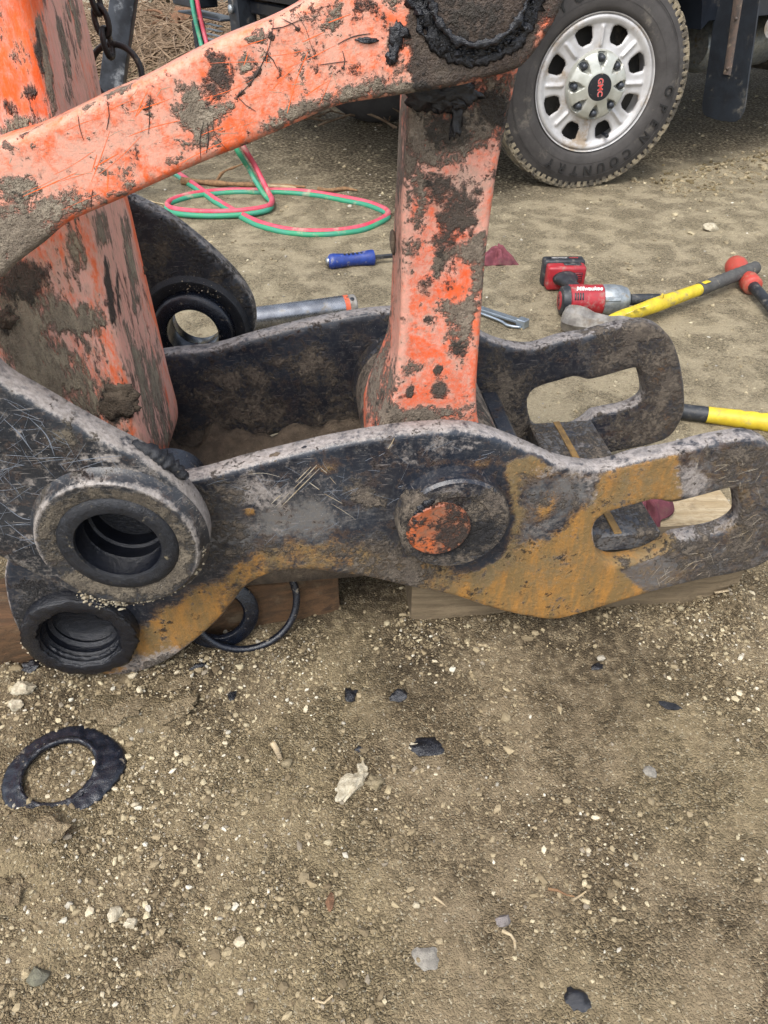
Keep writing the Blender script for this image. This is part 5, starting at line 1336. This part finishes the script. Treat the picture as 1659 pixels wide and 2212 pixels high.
pts = lin_pts(Y1 + yd * (L1 - .003), Y1 + yd * (L1 + .32), 30)
handle_tool(pts, [.0185 + (.0012 * math.cos(k * 2.2) if 5 < k < 13 else 0) + .00015 * k for k in range(30)], M['yellow'], 'handle', yt)
HCy = Y1 + yd * (L1 + .33); pr2 = Vector((-yd.y, yd.x, 0)); v, f = lathe([(0, -.06), (.02, -.06), (.024, -.05), (.022, -.02), (.022, .02), (.024, .05), (.02, .06), (0, .06)], HCy + Vector((0, 0, .006)), pr2, 8); mk('head', v, f, M['dirtysteel'], yt, False)

# ================================================================== chain, ring and post
ch = thing('chain', 'dark steel chain with a round ring hanging beside the orange arm', 'chain', (-.40, 1.16, 1.30))
cy_ = 1.16
ring_c = atY(252, 158, cy_)
cbot = atY(236, 108, cy_); ctop = Vector((cbot.x - .045, cy_, 1.30))
dirc = (ctop - cbot).normalized(); pitch = .0245; nlk = int((ctop - cbot).length / pitch)
for k in range(nlk):
    c = cbot + dirc * (pitch * k + .008)
    sidev = Vector((1, 0, 0)) if k % 2 else Vector((.25, .97, 0)); sidev = (sidev - dirc * sidev.dot(dirc)).normalized()
    pts = []
    for i in range(18):
        t = 2 * math.pi * i / 18; s_ = math.copysign(abs(math.cos(t)) ** .8, math.cos(t))
        pts.append(c + dirc * (.0165 * math.sin(t)) + sidev * (.0085 * s_))
    v, f = sweep(pts, .0040, 8, True); mk('link', v, f, M['chain'], ch)
rx = Vector((1, -.15, 0)).normalized(); rzv = (Vector((0, .25, 1))).normalized()
pts = [ring_c + rx * (.036 * math.cos(2 * math.pi * i / 40)) + rzv * (.034 * math.sin(2 * math.pi * i / 40)) for i in range(40)]
v, f = sweep(pts, .0042, 10, True); mk('ring', v, f, M['chain'], ch)
gp = atZ(210, 432, 0); pt_ = atY(268, 0, gp.y); pd = (pt_ - gp).normalized()
v, f = obox(gp + pd * .95, Vector((.043, .004, -.0)), Vector((-.004, .043, 0)), pd * .97, .005, 2)
post = mk('steel_post', v, f, M['post'], None, True, origin=gp, autos=40); tag(post, 'scuffed black square steel post leaning behind the chain', 'post')

# ================================================================== truck
truck = thing('pickup_truck', 'black work truck with muddy tyre and silver steel wheel parked behind the tools', 'truck', (W0.x, W0.y, 0))
wheel_n = Vector((math.sin(math.radians(9)), -math.cos(math.radians(9)), 0))   # front wheel, steered
def T(s, t, z): return W0 + e_r * s + e_i * t + Vector((0, 0, z))
def build_wheel(c, nrm, detail=True):
    """c: centre of the outer face plane of the wheel"""
    A, e1, e2 = frame(nrm)         # e1 = up, e2 = nrm x up
    ex = -e2 if e2.x < 0 else e2   # to the right as seen from outside
    ey = Vector((0, 0, 1))
    R = .400; c = Vector(c)
    prof = [(.236, -.020), (.247, -.006), (.252, .0), (.262, .004), (.285, .006), (.315, .004), (.345, -.004), (.368, -.014), (.382, -.026), (.390, -.040), (.3935, -.075), (.395, -.12), (.3935, -.165), (.390, -.20), (.382, -.214), (.345, -.238), (.300, -.245), (.255, -.24), (.236, -.22)]
    v, f = lathe(prof, c, A, 96); tyre = mk('tyre', v, f, M['tyre'], truck, True, autos=60)
    if detail:
        # tread: shoulder and centre blocks
        bv = []; bf = []
        NB = 84
        for k in range(NB):
            t = 2 * math.pi * (k + .5) / NB
            for (w0, w1, ph, hgt) in [(-.016, -.064, 0, .0095), (-.072, -.108, .5, .0085), (-.116, -.152, 0, .0085), (-.160, -.218, .5, .0095)]:
                tt = t + ph * 2 * math.pi / NB
                rad = ex * math.cos(tt) + ey * math.sin(tt); tan = -ex * math.sin(tt) + ey * math.cos(tt)
                r0 = .3925 if (w0 < -.05 and w1 > -.17) else .3815
                cc = c + rad * (r0 + hgt * .15) + A * ((w0 + w1) / 2) + tan * (.004 * math.sin(k * 3.7))
                sk = A * ((w0 - w1) / 2) + tan * (.004 if k % 2 else -.004)
                a, b = obox(cc, rad * (hgt * .75), tan * .0139, sk, .0015)
                q = len(bv); bv += a; bf += [[i + q for i in g] for g in b]
        for k in range(NB):      # side biters on the shoulder of the sidewall
            t = 2 * math.pi * k / NB; rad = ex * math.cos(t) + ey * math.sin(t); tan = -ex * math.sin(t) + ey * math.cos(t)
            a, b = obox(c + rad * (.368 if k % 2 else .372) + A * (-.0145), rad * (.016 if k % 2 else .011), tan * .0085, A * .0035, .0015)
            q = len(bv); bv += a; bf += [[i + q for i in g] for g in b]
        a, b = lathe([(.384, -.020), (.3915, -.040), (.395, -.075), (.3965, -.12), (.395, -.165), (.3915, -.20), (.384, -.213)], c, A, 96); q = len(bv); bv += a; bf += [[i + q for i in g] for g in b]
        tr = mk('tread', bv, bf, M['tread'], tyre, False); tr['kind'] = 'stuff'
        # raised sidewall lettering, tops outwards, reading clockwise
        def arc_text(txt, a0, a1, r, size):
            n = len(txt)
            for i, chh in enumerate(txt):
                a = math.radians(a0 + (a1 - a0) * i / (n - 1)); rad = ex * math.cos(a) + ey * math.sin(a); tan = ex * math.sin(a) - ey * math.cos(a)
                put_text(chh, size, c + rad * r + A * .0062, tan, rad, M['letter'], tyre, ext=.0025, bold=.0010)
        arc_text('OPEN', -5, -38, .312, .050)
        arc_text('COUNTRY', -54, -118, .312, .050)
        arc_text('TOYO', 150, 112, .312, .055)
        lv, lf = [], []
        for r_ in (.286, .338):
            a, b = lathe([(r_ - .0012, .0045), (r_, .0075 if r_ < .3 else .0015), (r_ + .0012, .0045)], c, A, 96); q = len(lv); lv += a; lf += [[i + q for i in g] for g in b]
        mk('sidewall_bead', lv, lf, M['tyre'], tyre)
    # rim: polar sheet with eight windows cut out
    NR, NA = 46, 288
    radii = np.linspace(.085, .236, NR)
    def wz(r):   # dish profile of the wheel disc
        return np.interp(r, [.085, .108, .125, .14, .19, .205, .213, .222, .230, .236], [-.004, -.004, -.010, -.012, -.014, -.012, -.006, -.001, -.001, -.010])
    win = lambda a: ((a - math.radians(22.5) + math.pi / 8) % (math.pi / 4)) - math.pi / 8
    V = []; keep = {}
    wr0, wr1 = .145, .205
    for i, r in enumerate(radii):
        for j in range(NA):
            a = 2 * math.pi * j / NA
            q = win(a)
            z = float(wz(r))
            # rib pressed between the windows
            qq = ((a + math.pi / 8 - math.radians(22.5) + math.pi / 8) % (math.pi / 4)) - math.pi / 8
            if .125 < r < .205:
                z += .010 * math.exp(-(qq * r / .007) ** 2) * min(1, (r - .125) / .012) * min(1, (.205 - r) / .012)
            hw = .0325 * (.66 + .55 * (r - wr0) / (wr1 - wr0)); hr = (wr1 - wr0) / 2; rc = (wr0 + wr1) / 2
            sdf = ((abs(q) * r / hw) ** 3.2 + (abs(r - rc) / hr) ** 3.2)
            if sdf < 1.9: z -= .006 * max(0, 1 - (sdf - .8) / 1.1) if sdf > .8 else .006
            V.append(c + (ex * math.cos(a) + ey * math.sin(a)) * r + A * z); keep[(i, j)] = sdf
    Fc = []
    for i in range(NR - 1):
        for j in range(NA):
            j2 = (j + 1) % NA
            if min(keep[(i, j)], keep[(i + 1, j)], keep[(i, j2)], keep[(i + 1, j2)]) < .92: continue
            Fc.append([i * NA + j, (i + 1) * NA + j, (i + 1) * NA + j2, i * NA + j2])
    rim = mk('rim', V, Fc, M['rim'], truck, True)
    so = rim.modifiers.new('thickness', 'SOLIDIFY'); so.thickness = .006; so.offset = -1
    bm = bmesh.new(); bm.from_mesh(rim.data); bmesh.ops.recalc_face_normals(bm, faces=bm.faces)
    if bm.faces[0].normal.dot(A) < 0: bmesh.ops.reverse_faces(bm, faces=bm.faces)
    bm.to_mesh(rim.data); bm.free()
    v, f = lathe([(.236, -.010), (.240, -.002), (.2425, -.001), (.2425, -.012), (.230, -.03), (.222, -.06), (.222, -.20)], c, A, 96); mk('rim_lip', v, f, M['rim'], rim, True, autos=40)
    v, f = lathe([(.23, -.10), (.05, -.10), (0, -.10)], c, A, 48); mk('brake_disc', v, f, M['under'], rim)
    # hub cap: eight pointed star with lug pockets
    NR2, NA2 = 26, 192; V = []; Fc = []
    for i in range(NR2):
        r = .002 + (.112 - .002) * i / (NR2 - 1); rs = r * 1.09
        for j in range(NA2):
            a = 2 * math.pi * j / NA2; q = ((a + math.pi / 8) % (math.pi / 4)) - math.pi / 8    # pocket centred on q = 0
            z = float(np.interp(r, [0, .046, .050, .060, .085, .104, .110, .112], [.044, .044, .042, .038, .031, .022, .012, -.004]))
            if r > .056:
                d = math.hypot(q * r / .019, (r - .088) / .021)
                dd = max(abs(q * r) / (.0165 * min(1, max(.25, (r - .054) / .03))), 0)
                pocket = max(0, 1 - dd ** 4)
                z -= min(pocket, 1) * min(.020, max(0, z - .004)) * min(1, (r - .056) / .012) * (1 if r < .106 else .4)
            V.append(c + (ex * math.cos(a) + ey * math.sin(a)) * rs + A * z)
    for i in range(NR2 - 1):
        for j in range(NA2):
            j2 = (j + 1) % NA2; Fc.append([i * NA2 + j, (i + 1) * NA2 + j, (i + 1) * NA2 + j2, i * NA2 + j2])
    cap = mk('hub_cap', V, Fc, M['cap'], truck, True, autos=55)
    for k in range(8):
        a = math.pi / 4 * k; p = c + (ex * math.cos(a) + ey * math.sin(a)) * .095
        v, f = lathe([(.0155, .0), (.0155, .014), (.0130, .019), (.012, .030), (.0095, .034), (0, .0355)], p, A, 12); mk('lug_nut', v, f, M['lug'], cap, True, autos=50)
    v, f = lathe([(.0475, .0440), (.0465, .0465), (.030, .0475), (0, .0478)], c, A, 48); mk('cap_disc', v, f, M['capblack'], cap, True, autos=50)
    if detail:
        put_text('GMC', .029, c + A * .0488, -ey + ex * .12, ex, M['redletter'], cap, ext=.0008, bold=.0002)
        put_text('GMC', .029, c + A * .0480, -ey + ex * .12, ex, M['chromeletter'], cap, ext=.0006, bold=.0010)
        a = math.radians(-67); p = c + (ex * math.cos(a) + ey * math.sin(a)) * .196
        v, f = lathe([(.006, -.03), (.006, .006), (.0085, .008), (.0085, .018), (.006, .021), (0, .021)], p, A, 14); mk('valve_stem', v, f, M['capblack'], rim, True, autos=40)
build_wheel(W0 + Vector((-.062, .0, .378)), wheel_n)
build_wheel(T(0, 1.72, .392) , -wheel_n, False)
build_wheel(T(3.6, 0.0, .392), -e_i, False)
# body: extruded side profile with a wheel arch
prof = []
arc = lambda cx, r, a0, a1, n: [(cx + r * math.cos(math.radians(a0 + (a1 - a0) * k / n)), .42 + r * math.sin(math.radians(a0 + (a1 - a0) * k / n))) for k in range(n + 1)]
prof += [(-.92, .62)] + arc(0, .53, 160, 12, 16) + [(.56, .56), (3.02, .56)] + arc(3.6, .53, 164, 16, 16) + [(4.15, .60), (4.9, .66), (4.95, 1.30), (2.75, 1.32), (2.70, 1.92), (2.45, 1.98), (1.35, 1.97), (.70, 1.36), (.3, 1.30), (-.75, 1.20), (-.93, 1.08)]
def extr(prof, t0, t1, nm, mat, crown=0.0):
    n = len(prof); V = [T(s, t0, z) for s, z in prof] + [T(s, t0 - crown * 0, z) for s, z in prof]
    V = [T(s, t0 + (.10 * max(0, (z - 1.25)) / .6), z) for s, z in prof] + [T(s, t1 - (.10 * max(0, (z - 1.25)) / .6), z) for s, z in prof]
    bm = bmesh.new(); vs = [bm.verts.new(p) for p in V]
    bm.faces.new(vs[:n]); bm.faces.new(vs[n:][::-1])
    for i in range(n): bm.faces.new([vs[(i + 1) % n], vs[i], vs[n + i], vs[n + (i + 1) % n]])
    bmesh.ops.triangulate(bm, faces=[fc for fc in bm.faces if len(fc.verts) > 4]); bmesh.ops.recalc_face_normals(bm, faces=bm.faces)
    a = bm_arrays(bm); bm.free(); return mk(nm, a[0], a[1], mat, truck, True, autos=25)
extr(prof, .03, 1.93, 'body', M['truckblack'])
for t0, t1 in ((.02, .028), (1.932, 1.94)):
    extr([(1.05, 1.36), (1.42, 1.88), (2.05, 1.90), (2.05, 1.36)], t0 + .0, t1 + .0, 'side_window', M['glass'])
def tbox(nm, s0, s1, t0, t1, z0, z1, mat, bev=.008, par=None):
    v, f = obox(T((s0 + s1) / 2, (t0 + t1) / 2, (z0 + z1) / 2), e_r * (s1 - s0) / 2, e_i * (t1 - t0) / 2, Vector((0, 0, (z1 - z0) / 2)), bev); return mk(nm, v, f, mat, par or truck, True, autos=30)
tbox('fender_liner', -.58, .62, .27, .62, .50, 1.0, M['under'])
tbox('fender_liner', -.58, .62, 1.38, 1.72, .50, 1.0, M['under'])
tbox('frame_rail', -.80, 4.7, .52, .62, .42, .56, M['under']); tbox('frame_rail', -.80, 4.7, 1.36, 1.46, .42, .56, M['under'])
tbox('engine_pan', -.55, .75, .66, 1.34, .38, .9, M['under'], .03)
v, f = lathe([(0, 0), (.05, 0), (.05, 1.3), (0, 1.3)], T(0, .23, .38), e_i, 20); mk('front_axle', v, f, M['under'], truck)
v, f = lathe([(0, 0), (.09, .01), (.115, .05), (.115, .55), (.09, .6), (0, .61)], T(1.0, .42, .40), e_r, 24); mk('muffler', v, f, M['alloy'], truck, True, autos=40)
v, f = lathe([(0, 0), (.045, .0), (.05, .02), (.05, 1.55), (.045, 1.57), (0, 1.57)], T(.95, -.02, .52), e_r, 20); mk('side_step', v, f, M['rim'], truck, True, autos=40)
v, f = lathe([(.038, -.3), (.038, 1.2)], T(1.6, .55, .30), e_i, 14); mk('exhaust_pipe', v, f, M['under'], truck)
# mud flap with steel strip
FLp = PL(T(.60, 0, 0)[:2], e_r)
flap_px = [(1560, -170), (1551, -60), (1545, 0), (1536, 80), (1524, 170), (1516, 235), (1520, 248), (1538, 256), (1560, 262), (1590, 263), (1598, 257), (1606, 243), (1617, 170), (1630, 80), (1641, 0), (1650, -60), (1662, -170)]
fo = [FLp.hit(x, y) for x, y in flap_px]
flap = plate('mud_flap', FLp, 0, fo, .008, M['flap'], truck, [], .002, .02, .04)
st = [FLp.hit(x, y, -.004) for x, y in [(1598, -170), (1584, 0), (1574, 80), (1562, 160), (1578, 163), (1591, 80), (1604, 0), (1620, -170)]]
flap.data.polygons.foreach_set('use_smooth', [False] * len(flap.data.polygons))
strip = plate('steel_strip', FLp, -.005, st, .0045, M['rustsheet'], flap, [], .0008, .02, .05, sm=False)
for x, y in ((1572, 148), (1590, 40)):
    a, z = FLp.hit(x, y, -.006); v, f = lathe([(.006, .002), (.006, -.003), (.003, -.005), (0, -.005)], FLp.pt(a, -.006, z), e_r, 10); mk('bolt', v, f, M['rustsheet'], flap)
# heavy tube front bumper
bump_ = BPn
def bbox(nm, x0, y0, x1, y1, d0, d1, mat, bev=.006):
    a0, z1 = BPn.hit(x0, y0, d0); a1, z0 = BPn.hit(x1, y1, d0)
    v, f = obox(BPn.pt((a0 + a1) / 2, (d0 + d1) / 2, (z0 + z1) / 2), BPn.u * (a1 - a0) / 2, BPn.n * (d1 - d0) / 2, Vector((0, 0, abs(z1 - z0) / 2)), bev); return mk(nm, v, f, mat, truck, True, autos=30)
bbox('bumper_tube', 382, 22, 474, 48, -.02, .10, M['bumper'])
bbox('bumper_tube', 366, -40, 418, 19, -.03, .10, M['bumper'])
bbox('bumper_post', 412, 44, 428, 118, .0, .06, M['bumper'])
bbox('bumper_post', 484, -60, 518, 82, -.015, .08, M['bumper'])
bbox('bumper_beam', 519.5, -50, 935, 24, -.02, .16, M['bumper'])
bbox('bumper_skirt', 519.5, 25.5, 935, 70, .05, .12, M['capblack'])
for k in range(5):
    bbox('grille_slat', 441, 51 + k * 11, 472, 58 + k * 11, .05, .08, M['alloy'], .002)
v, f = obox(bp(428, 70, -.012), BPn.u * .006, BPn.n * .004, Vector((0, 0, .10)), .002); mk('strap', v, f, M['alloy'], truck)
a, b = lathe([(.014, -.03), (.014, .0), (.018, .002), (.018, .012), (0, .014)], bp(501, 20, -.02), -e_r, 12); mk('bolt', a, b, M['alloy'], truck)

# ================================================================== brush, sticks, stones
def stick(name, label, pts, rad, seed=0, mat=None, cat='stick'):
    P = crom([tuple(p) for p in pts], False, .012 if rad < .01 else .03)
    r = [rad * (1 - .6 * i / len(P)) * (1 + .25 * math.sin(i * 1.3 + seed)) for i in range(len(P))]
    v, f = sweep(P, r, 7, jit=.12); return tag(mk(name, v, f, mat or M['twig'], None, True, origin=tuple(P[0])), label, cat)
stick('branch', 'dry brown branch lying on the ground behind the hose loop', [onG(392, 388, .015), onG(450, 392, .012), onG(520, 396, .015), onG(600, 399, .014), onG(660, 402, .01)], .014, 1)
stick('branch', 'short pale broken branch right of the long dry branch', [onG(560, 398, .02), onG(600, 402, .018), onG(640, 405, .012)], .012, 2, M['plank'])
stick('branch', 'curved dark root lying above the right side of the hose loop', [onG(688, 407, .01), onG(715, 411, .012), onG(745, 408, .01), onG(772, 412, .006)], .010, 3)
stick('root', 'thin gnarled root standing out of the dirt left of the hose loop', [onG(468, 388, .01), atZ(482, 372, .04), atZ(505, 362, .06), atZ(530, 352, .07)], .007, 4)
stick('twig', 'thin pale twig lying below the left end of the long branch', [onG(300, 425, .006), onG(322, 432, .006), onG(350, 438, .005), onG(366, 443, .004)], .004, 5, M['plank'])
stick('twig', 'pale stubby twig on the dirt below the o-ring', [onG(590, 1607, .004), onG(598, 1622, .005), onG(606, 1640, .004)], .0045, 6, M['plank'])
stick('twig', 'thin straw splinter on the bare near ground', [onG(938, 1935, .002), onG(952, 1946, .002), onG(966, 1957, .002)], .0016, 7, M['plank'])
stick('twig', 'grey curled rootlet near the right of the lower ground', [onG(1185, 1918, .003), onG(1205, 1922, .004), onG(1225, 1932, .003), onG(1242, 1936, .002)], .0018, 8)
stick('twig', 'pale straw crossing the end of the grey rootlet', [onG(1236, 1944, .002), onG(1252, 1935, .003), onG(1266, 1924, .002)], .0018, 9, M['plank'])
stick('twig', 'forked whitish twig on the lower right ground', [onG(1085, 2010, .003), onG(1104, 2020, .004), onG(1112, 2034, .003), onG(1113, 2052, .002)], .0026, 10, M['plank'])
stick('twig', 'tiny bent pale stem at the bottom of the ground', [onG(682, 2160, .002), onG(700, 2166, .003), onG(718, 2150, .002)], .0018, 11, M['plank'])
def stone(name, label, x, y, r, mat, seed, cat='stone', amp=.35, sub=3, z=None, rot=0):
    P = onG(x, y); P.z += r[2] * (.45 if z is None else z)
    a = rotz(rock(P, r, seed, sub, amp), P, rot); return tag(mk(name, a[0], a[1], mat, None, True, origin=tuple(P), autos=40), label, cat)
stone('stone', 'pale chalky elongated stone in the middle of the near ground', 756, 1703, (.030, .014, .010), M['palerock'], 11, rot=.9, amp=.55)
stone('dirt_clod', 'crumbly tan clod touching the pale chalky stone', 806, 1692, (.013, .010, .008), M['tanclod'], 12, 'clod', .6)
stone('dirt_clod', 'small tan clod just above the crumbly clod cluster', 782, 1662, (.007, .011, .007), M['palerock'], 13, 'clod', .6)
stone('stone', 'round tan pebble beside the stubby pale twig', 621, 1653, (.0085, .008, .006), M['tanclod'], 14, amp=.15)
stone('stone', 'pale block of stone under the left timber', 62, 1507, (.017, .012, .010), M['palerock'], 15, amp=.4)
stone('stone', 'smaller pale stone below the pale block at left', 42, 1540, (.010, .009, .008), M['palerock'], 16, amp=.4)
stone('stone', 'tan rounded stone in the lower left ground', 249, 1975, (.0095, .0085, .0075), M['palerock'], 17, amp=.25)
stone('stone', 'pale pebble right of the tan rounded stone', 283, 1996, (.0075, .006, .005), M['palerock'], 18, amp=.4)
stone('stone', 'flat grey-white stone sunk in the lower middle ground', 920, 2068, (.016, .014, .004), M['greyrock'], 19, amp=.35, z=.1)
stone('stone', 'purple grey stone on the lower right ground', 1086, 1990, (.011, .007, .006), M['purplerock'], 20, rot=.5)
stone('stone', 'blue-grey smooth stone in the hollow at bottom left', 80, 2105, (.014, .010, .008), M['bluerock'], 21, amp=.15, z=.25)
stone('stone', 'white rounded rock on the open ground below the truck tyre', 1531, 496, (.030, .024, .018), M['palerock'], 23, amp=.25)
stone('stone', 'round grey pebble near the right edge of the ground', 1405, 1668, (.0105, .010, .004), M['greyrock'], 24, amp=.15, z=.1)
stone('stone', 'white flat chip beside the black grease patch', 895, 1612, (.009, .006, .003), M['palerock'], 25, amp=.5)
stone('bark_chip', 'reddish bark chip on the lower middle ground', 712, 1948, (.0055, .011, .004), M['bark'], 26, 'bark', .25)
for i, (lab, x, y, r) in enumerate([('large broken dirt slab below the lower coupler boss', 245, 1545, (.042, .024, .010)), ('cracked dirt slab right of the large dirt slab', 372, 1540, (.036, .022, .009)), ('dirt slab just under the pale tip of the coupler', 365, 1482, (.034, .016, .009)),
                                    ('brown dirt clod under the black seal ring at the left edge', 85, 1805, (.040, .026, .014)), ('sunken dirt clod at the far lower left', 30, 1925, (.028, .022, .010)), ('rough dirt clod right of the hollow at bottom left', 320, 2080, (.030, .020, .010))]):
    stone('dirt_clod', lab, x, y, r, M['ground'], 30 + i, 'clod', .55, 4, z=.15)
for i, (lab, x, y, r, rt) in enumerate([('lump of black grease left of a pair on the near ground', 757, 1500, (.011, .013, .006), 0), ('shiny lump of black grease right of the other lump', 860, 1503, (.013, .010, .006), .4), ('large flat black grease patch on the open near ground', 922, 1614, (.024, .013, .005), -.1),
                                        ('small dark grease scrap below the grey timber', 1290, 1441, (.010, .007, .004), .5), ('dark pointed rubber scrap on the right of the near ground', 1450, 1526, (.017, .008, .004), -.5), ('black grease scrap below the wide flat seal', 428, 1440, (.014, .005, .004), .4),
                                        ('small black grease blob on the dirt under the o-ring', 503, 1505, (.008, .009, .004), 0), ('black greasy lump at the bottom right corner of the ground', 1245, 2163, (.014, .011, .005), -.3), ('black grease smear below the left timber', 80, 1462, (.013, .011, .006), .3), ('tiny black grease crumb left of the grease patch', 775, 1617, (.006, .004, .003), 0)]):
    stone('grease_clump', lab, x, y, r, M['grease'] if i != 4 else M['dirtyseal'], 50 + i, 'grease', .4, z=.2, rot=rt)
# heap of roots and brush behind (one mass)
bv = []; bf = []
rr = random.Random(5)
def heap_h(x, y): return .13 * math.exp(-((x + 2.2) / 1.3) ** 2 - ((y - 8.2) / 1.6) ** 2) + .12 * math.exp(-((x + 1.4) / 1.2) ** 2 - ((y - 5.6) / 1.2) ** 2)
for k in range(3600):
    x = rr.gauss(-2.0, 1.0); y = rr.uniform(4.3, 10.0); z = gz(x, y) + heap_h(x, y) * rr.uniform(.3, 1.05) + .01
    a = rr.uniform(0, math.pi); L = rr.uniform(.10, .55); el = rr.uniform(-.25, .5); d = Vector((math.cos(a), math.sin(a), el)).normalized()
    b = Vector((rr.uniform(-1, 1), rr.uniform(-1, 1), rr.uniform(-.3, 1))) * L * .22
    P0_ = Vector((x, y, z)); pts = [P0_, P0_ + d * L * .33 + b, P0_ + d * L * .66 + b * .8, P0_ + d * L]
    v, f = sweep(pts, [.0055 * rr.uniform(.35, 1.4)] * 3 + [.002], 4, cap=False); q = len(bv); bv += v; bf += [[i + q for i in g] for g in f]
br = mk('brush_heap', bv, bf, M['brush'], None, False); br['kind'] = 'stuff'; br['label'] = 'heap of dry roots and brush far behind the chain'; br['category'] = 'brush'
hx, hy = np.meshgrid(np.linspace(-5, 1.2, 70), np.linspace(3.8, 11, 70))
hz_ = gh(hx, hy) + .8 * (.13 * np.exp(-((hx + 2.2) / 1.3) ** 2 - ((hy - 8.2) / 1.6) ** 2) + .12 * np.exp(-((hx + 1.4) / 1.2) ** 2 - ((hy - 5.6) / 1.2) ** 2)) * (1 + 1.4 * fbm(hx * 3, hy * 3, 4, 14)) - .03
II = np.arange(4900).reshape(70, 70); FF = np.stack([II[:-1, :-1].ravel(), II[:-1, 1:].ravel(), II[1:, 1:].ravel(), II[1:, :-1].ravel()], 1)
mo = mk('dirt_mound', np.stack([hx.ravel(), hy.ravel(), hz_.ravel()], 1), FF.tolist(), M['ground'], None, True); mo['kind'] = 'structure'; mo['label'] = 'low dirt mound under the brush heap'
for i, (x, y, z, r) in enumerate([(385, 40, .30, .16), (372, 75, .16, .10)]):
    pass
sb = atZ(392, 66, .10); stump = thing('tree_stump', 'torn reddish stump root on the brush heap left of the truck bumper', 'stump', (sb.x, sb.y, sb.z - .15))
v, f = rock(sb, (.17, .14, .15), 77, 3, .8); mk('stump_body', v, f, M['bark'], stump, True, autos=30)
for k in range(9):
    a = k * .7; d = Vector((math.cos(a), math.sin(a), .35 + .3 * math.sin(k * 2.2))); pts = crom([tuple(sb + d * .12), tuple(sb + d * .20 + Vector((0, 0, .03 * (k % 3)))), tuple(sb + d * .32 + Vector((.05 * math.sin(k), 0, -.03)))], False, .05)
    v, f = sweep(pts, [.02 * (1 - .8 * t) for t in np.linspace(0, 1, len(pts))], 6, jit=.2); mk('root', v, f, M['bark'], stump)
# tracked machine far behind
dz = atZ(318, 30); dozer = thing('bulldozer', 'mud coloured tracked machine far behind at the top left', 'bulldozer', (dz.x, dz.y, 0))
du = Vector((-.93, .37, 0)).normalized(); dn = Vector((-du.y, du.x, 0))
if dn.y < 0: dn = -dn
def track(o):
    L, Hh = 2.4, .85; path = []
    for k in range(60):
        t = k / 60; per = 2 * (L - Hh) + math.pi * Hh; s = t * per
        if s < L - Hh: p = (Hh / 2 + s, 0)
        elif s < L - Hh + math.pi * Hh / 2: a = (s - (L - Hh)) / (Hh / 2); p = (L - Hh / 2 + Hh / 2 * math.sin(a), Hh / 2 - Hh / 2 * math.cos(a))
        elif s < 2 * (L - Hh) + math.pi * Hh / 2: p = (L - Hh / 2 - (s - (L - Hh) - math.pi * Hh / 2), Hh)
        else: a = (s - 2 * (L - Hh) - math.pi * Hh / 2) / (Hh / 2); p = (Hh / 2 - Hh / 2 * math.sin(a), Hh / 2 + Hh / 2 * math.cos(a))
        path.append(p)
    tr = None
    V = []; Fc = []
    for w, s_ in ((0.02, 1), (.48, -1)):
        pass
    n = len(path); V = [o + du * x * .98 + dn * .02 + Vector((0, 0, .03 + z * .93)) for x, z in path] + [o + du * x * .98 + dn * .48 + Vector((0, 0, .03 + z * .93)) for x, z in path]
    Fc = [list(range(n)), list(range(n, 2 * n))[::-1]] + [[i, (i + 1) % n, n + (i + 1) % n, n + i] for i in range(n)]
    tr = mk('track', V, Fc, M['trackmud'], dozer, True, autos=30)
    for i in range(n):
        x, z = path[i]; x2, z2 = path[(i + 1) % n]; t = Vector((0, 0, 0)) + du * (x2 - x) + Vector((0, 0, z2 - z)); ln = t.length; t.normalize(); nn_ = t.cross(dn)
        v, f = obox(o + du * (x + x2) / 2 + dn * .25 + Vector((0, 0, .01 + (z + z2) / 2)), t * (ln * .44), dn * .25, nn_ * .02, .004); mk('track_pad', v, f, M['trackmud'], tr, False)
track(dz + du * -.2); track(dz + du * -.2 + dn * 1.6)
def dbox(nm, u0, u1, d0, d1, z0, z1, mat, bev=.04):
    o = dz; v, f = obox(o + du * (u0 + u1) / 2 + dn * (d0 + d1) / 2 + Vector((0, 0, (z0 + z1) / 2)), du * (u1 - u0) / 2, dn * (d1 - d0) / 2, Vector((0, 0, (z1 - z0) / 2)), bev); return mk(nm, v, f, mat, dozer, True, autos=30)
M['dozer'] = simple('dusty_yellow_paint', '#b9a05a', '#a8925a', rough=.6, sc=5, bump=.2, dust=.4)
dbox('hull', .0, 2.2, .55, 1.55, .35, 1.25, M['dozer']); dbox('cab', .9, 2.0, .6, 1.5, 1.255, 2.3, M['glass']); dbox('cab_roof', .8, 2.1, .52, 1.58, 2.305, 2.4, M['dozer']); dbox('blade', -.75, -.60, -.3, 2.4, .05, .95, M['trackmud'], .05)
for q in (.3, 1.7): dbox('push_arm', -.6, .4, q, q + .12, .35, .47, M['dozer'], .01)
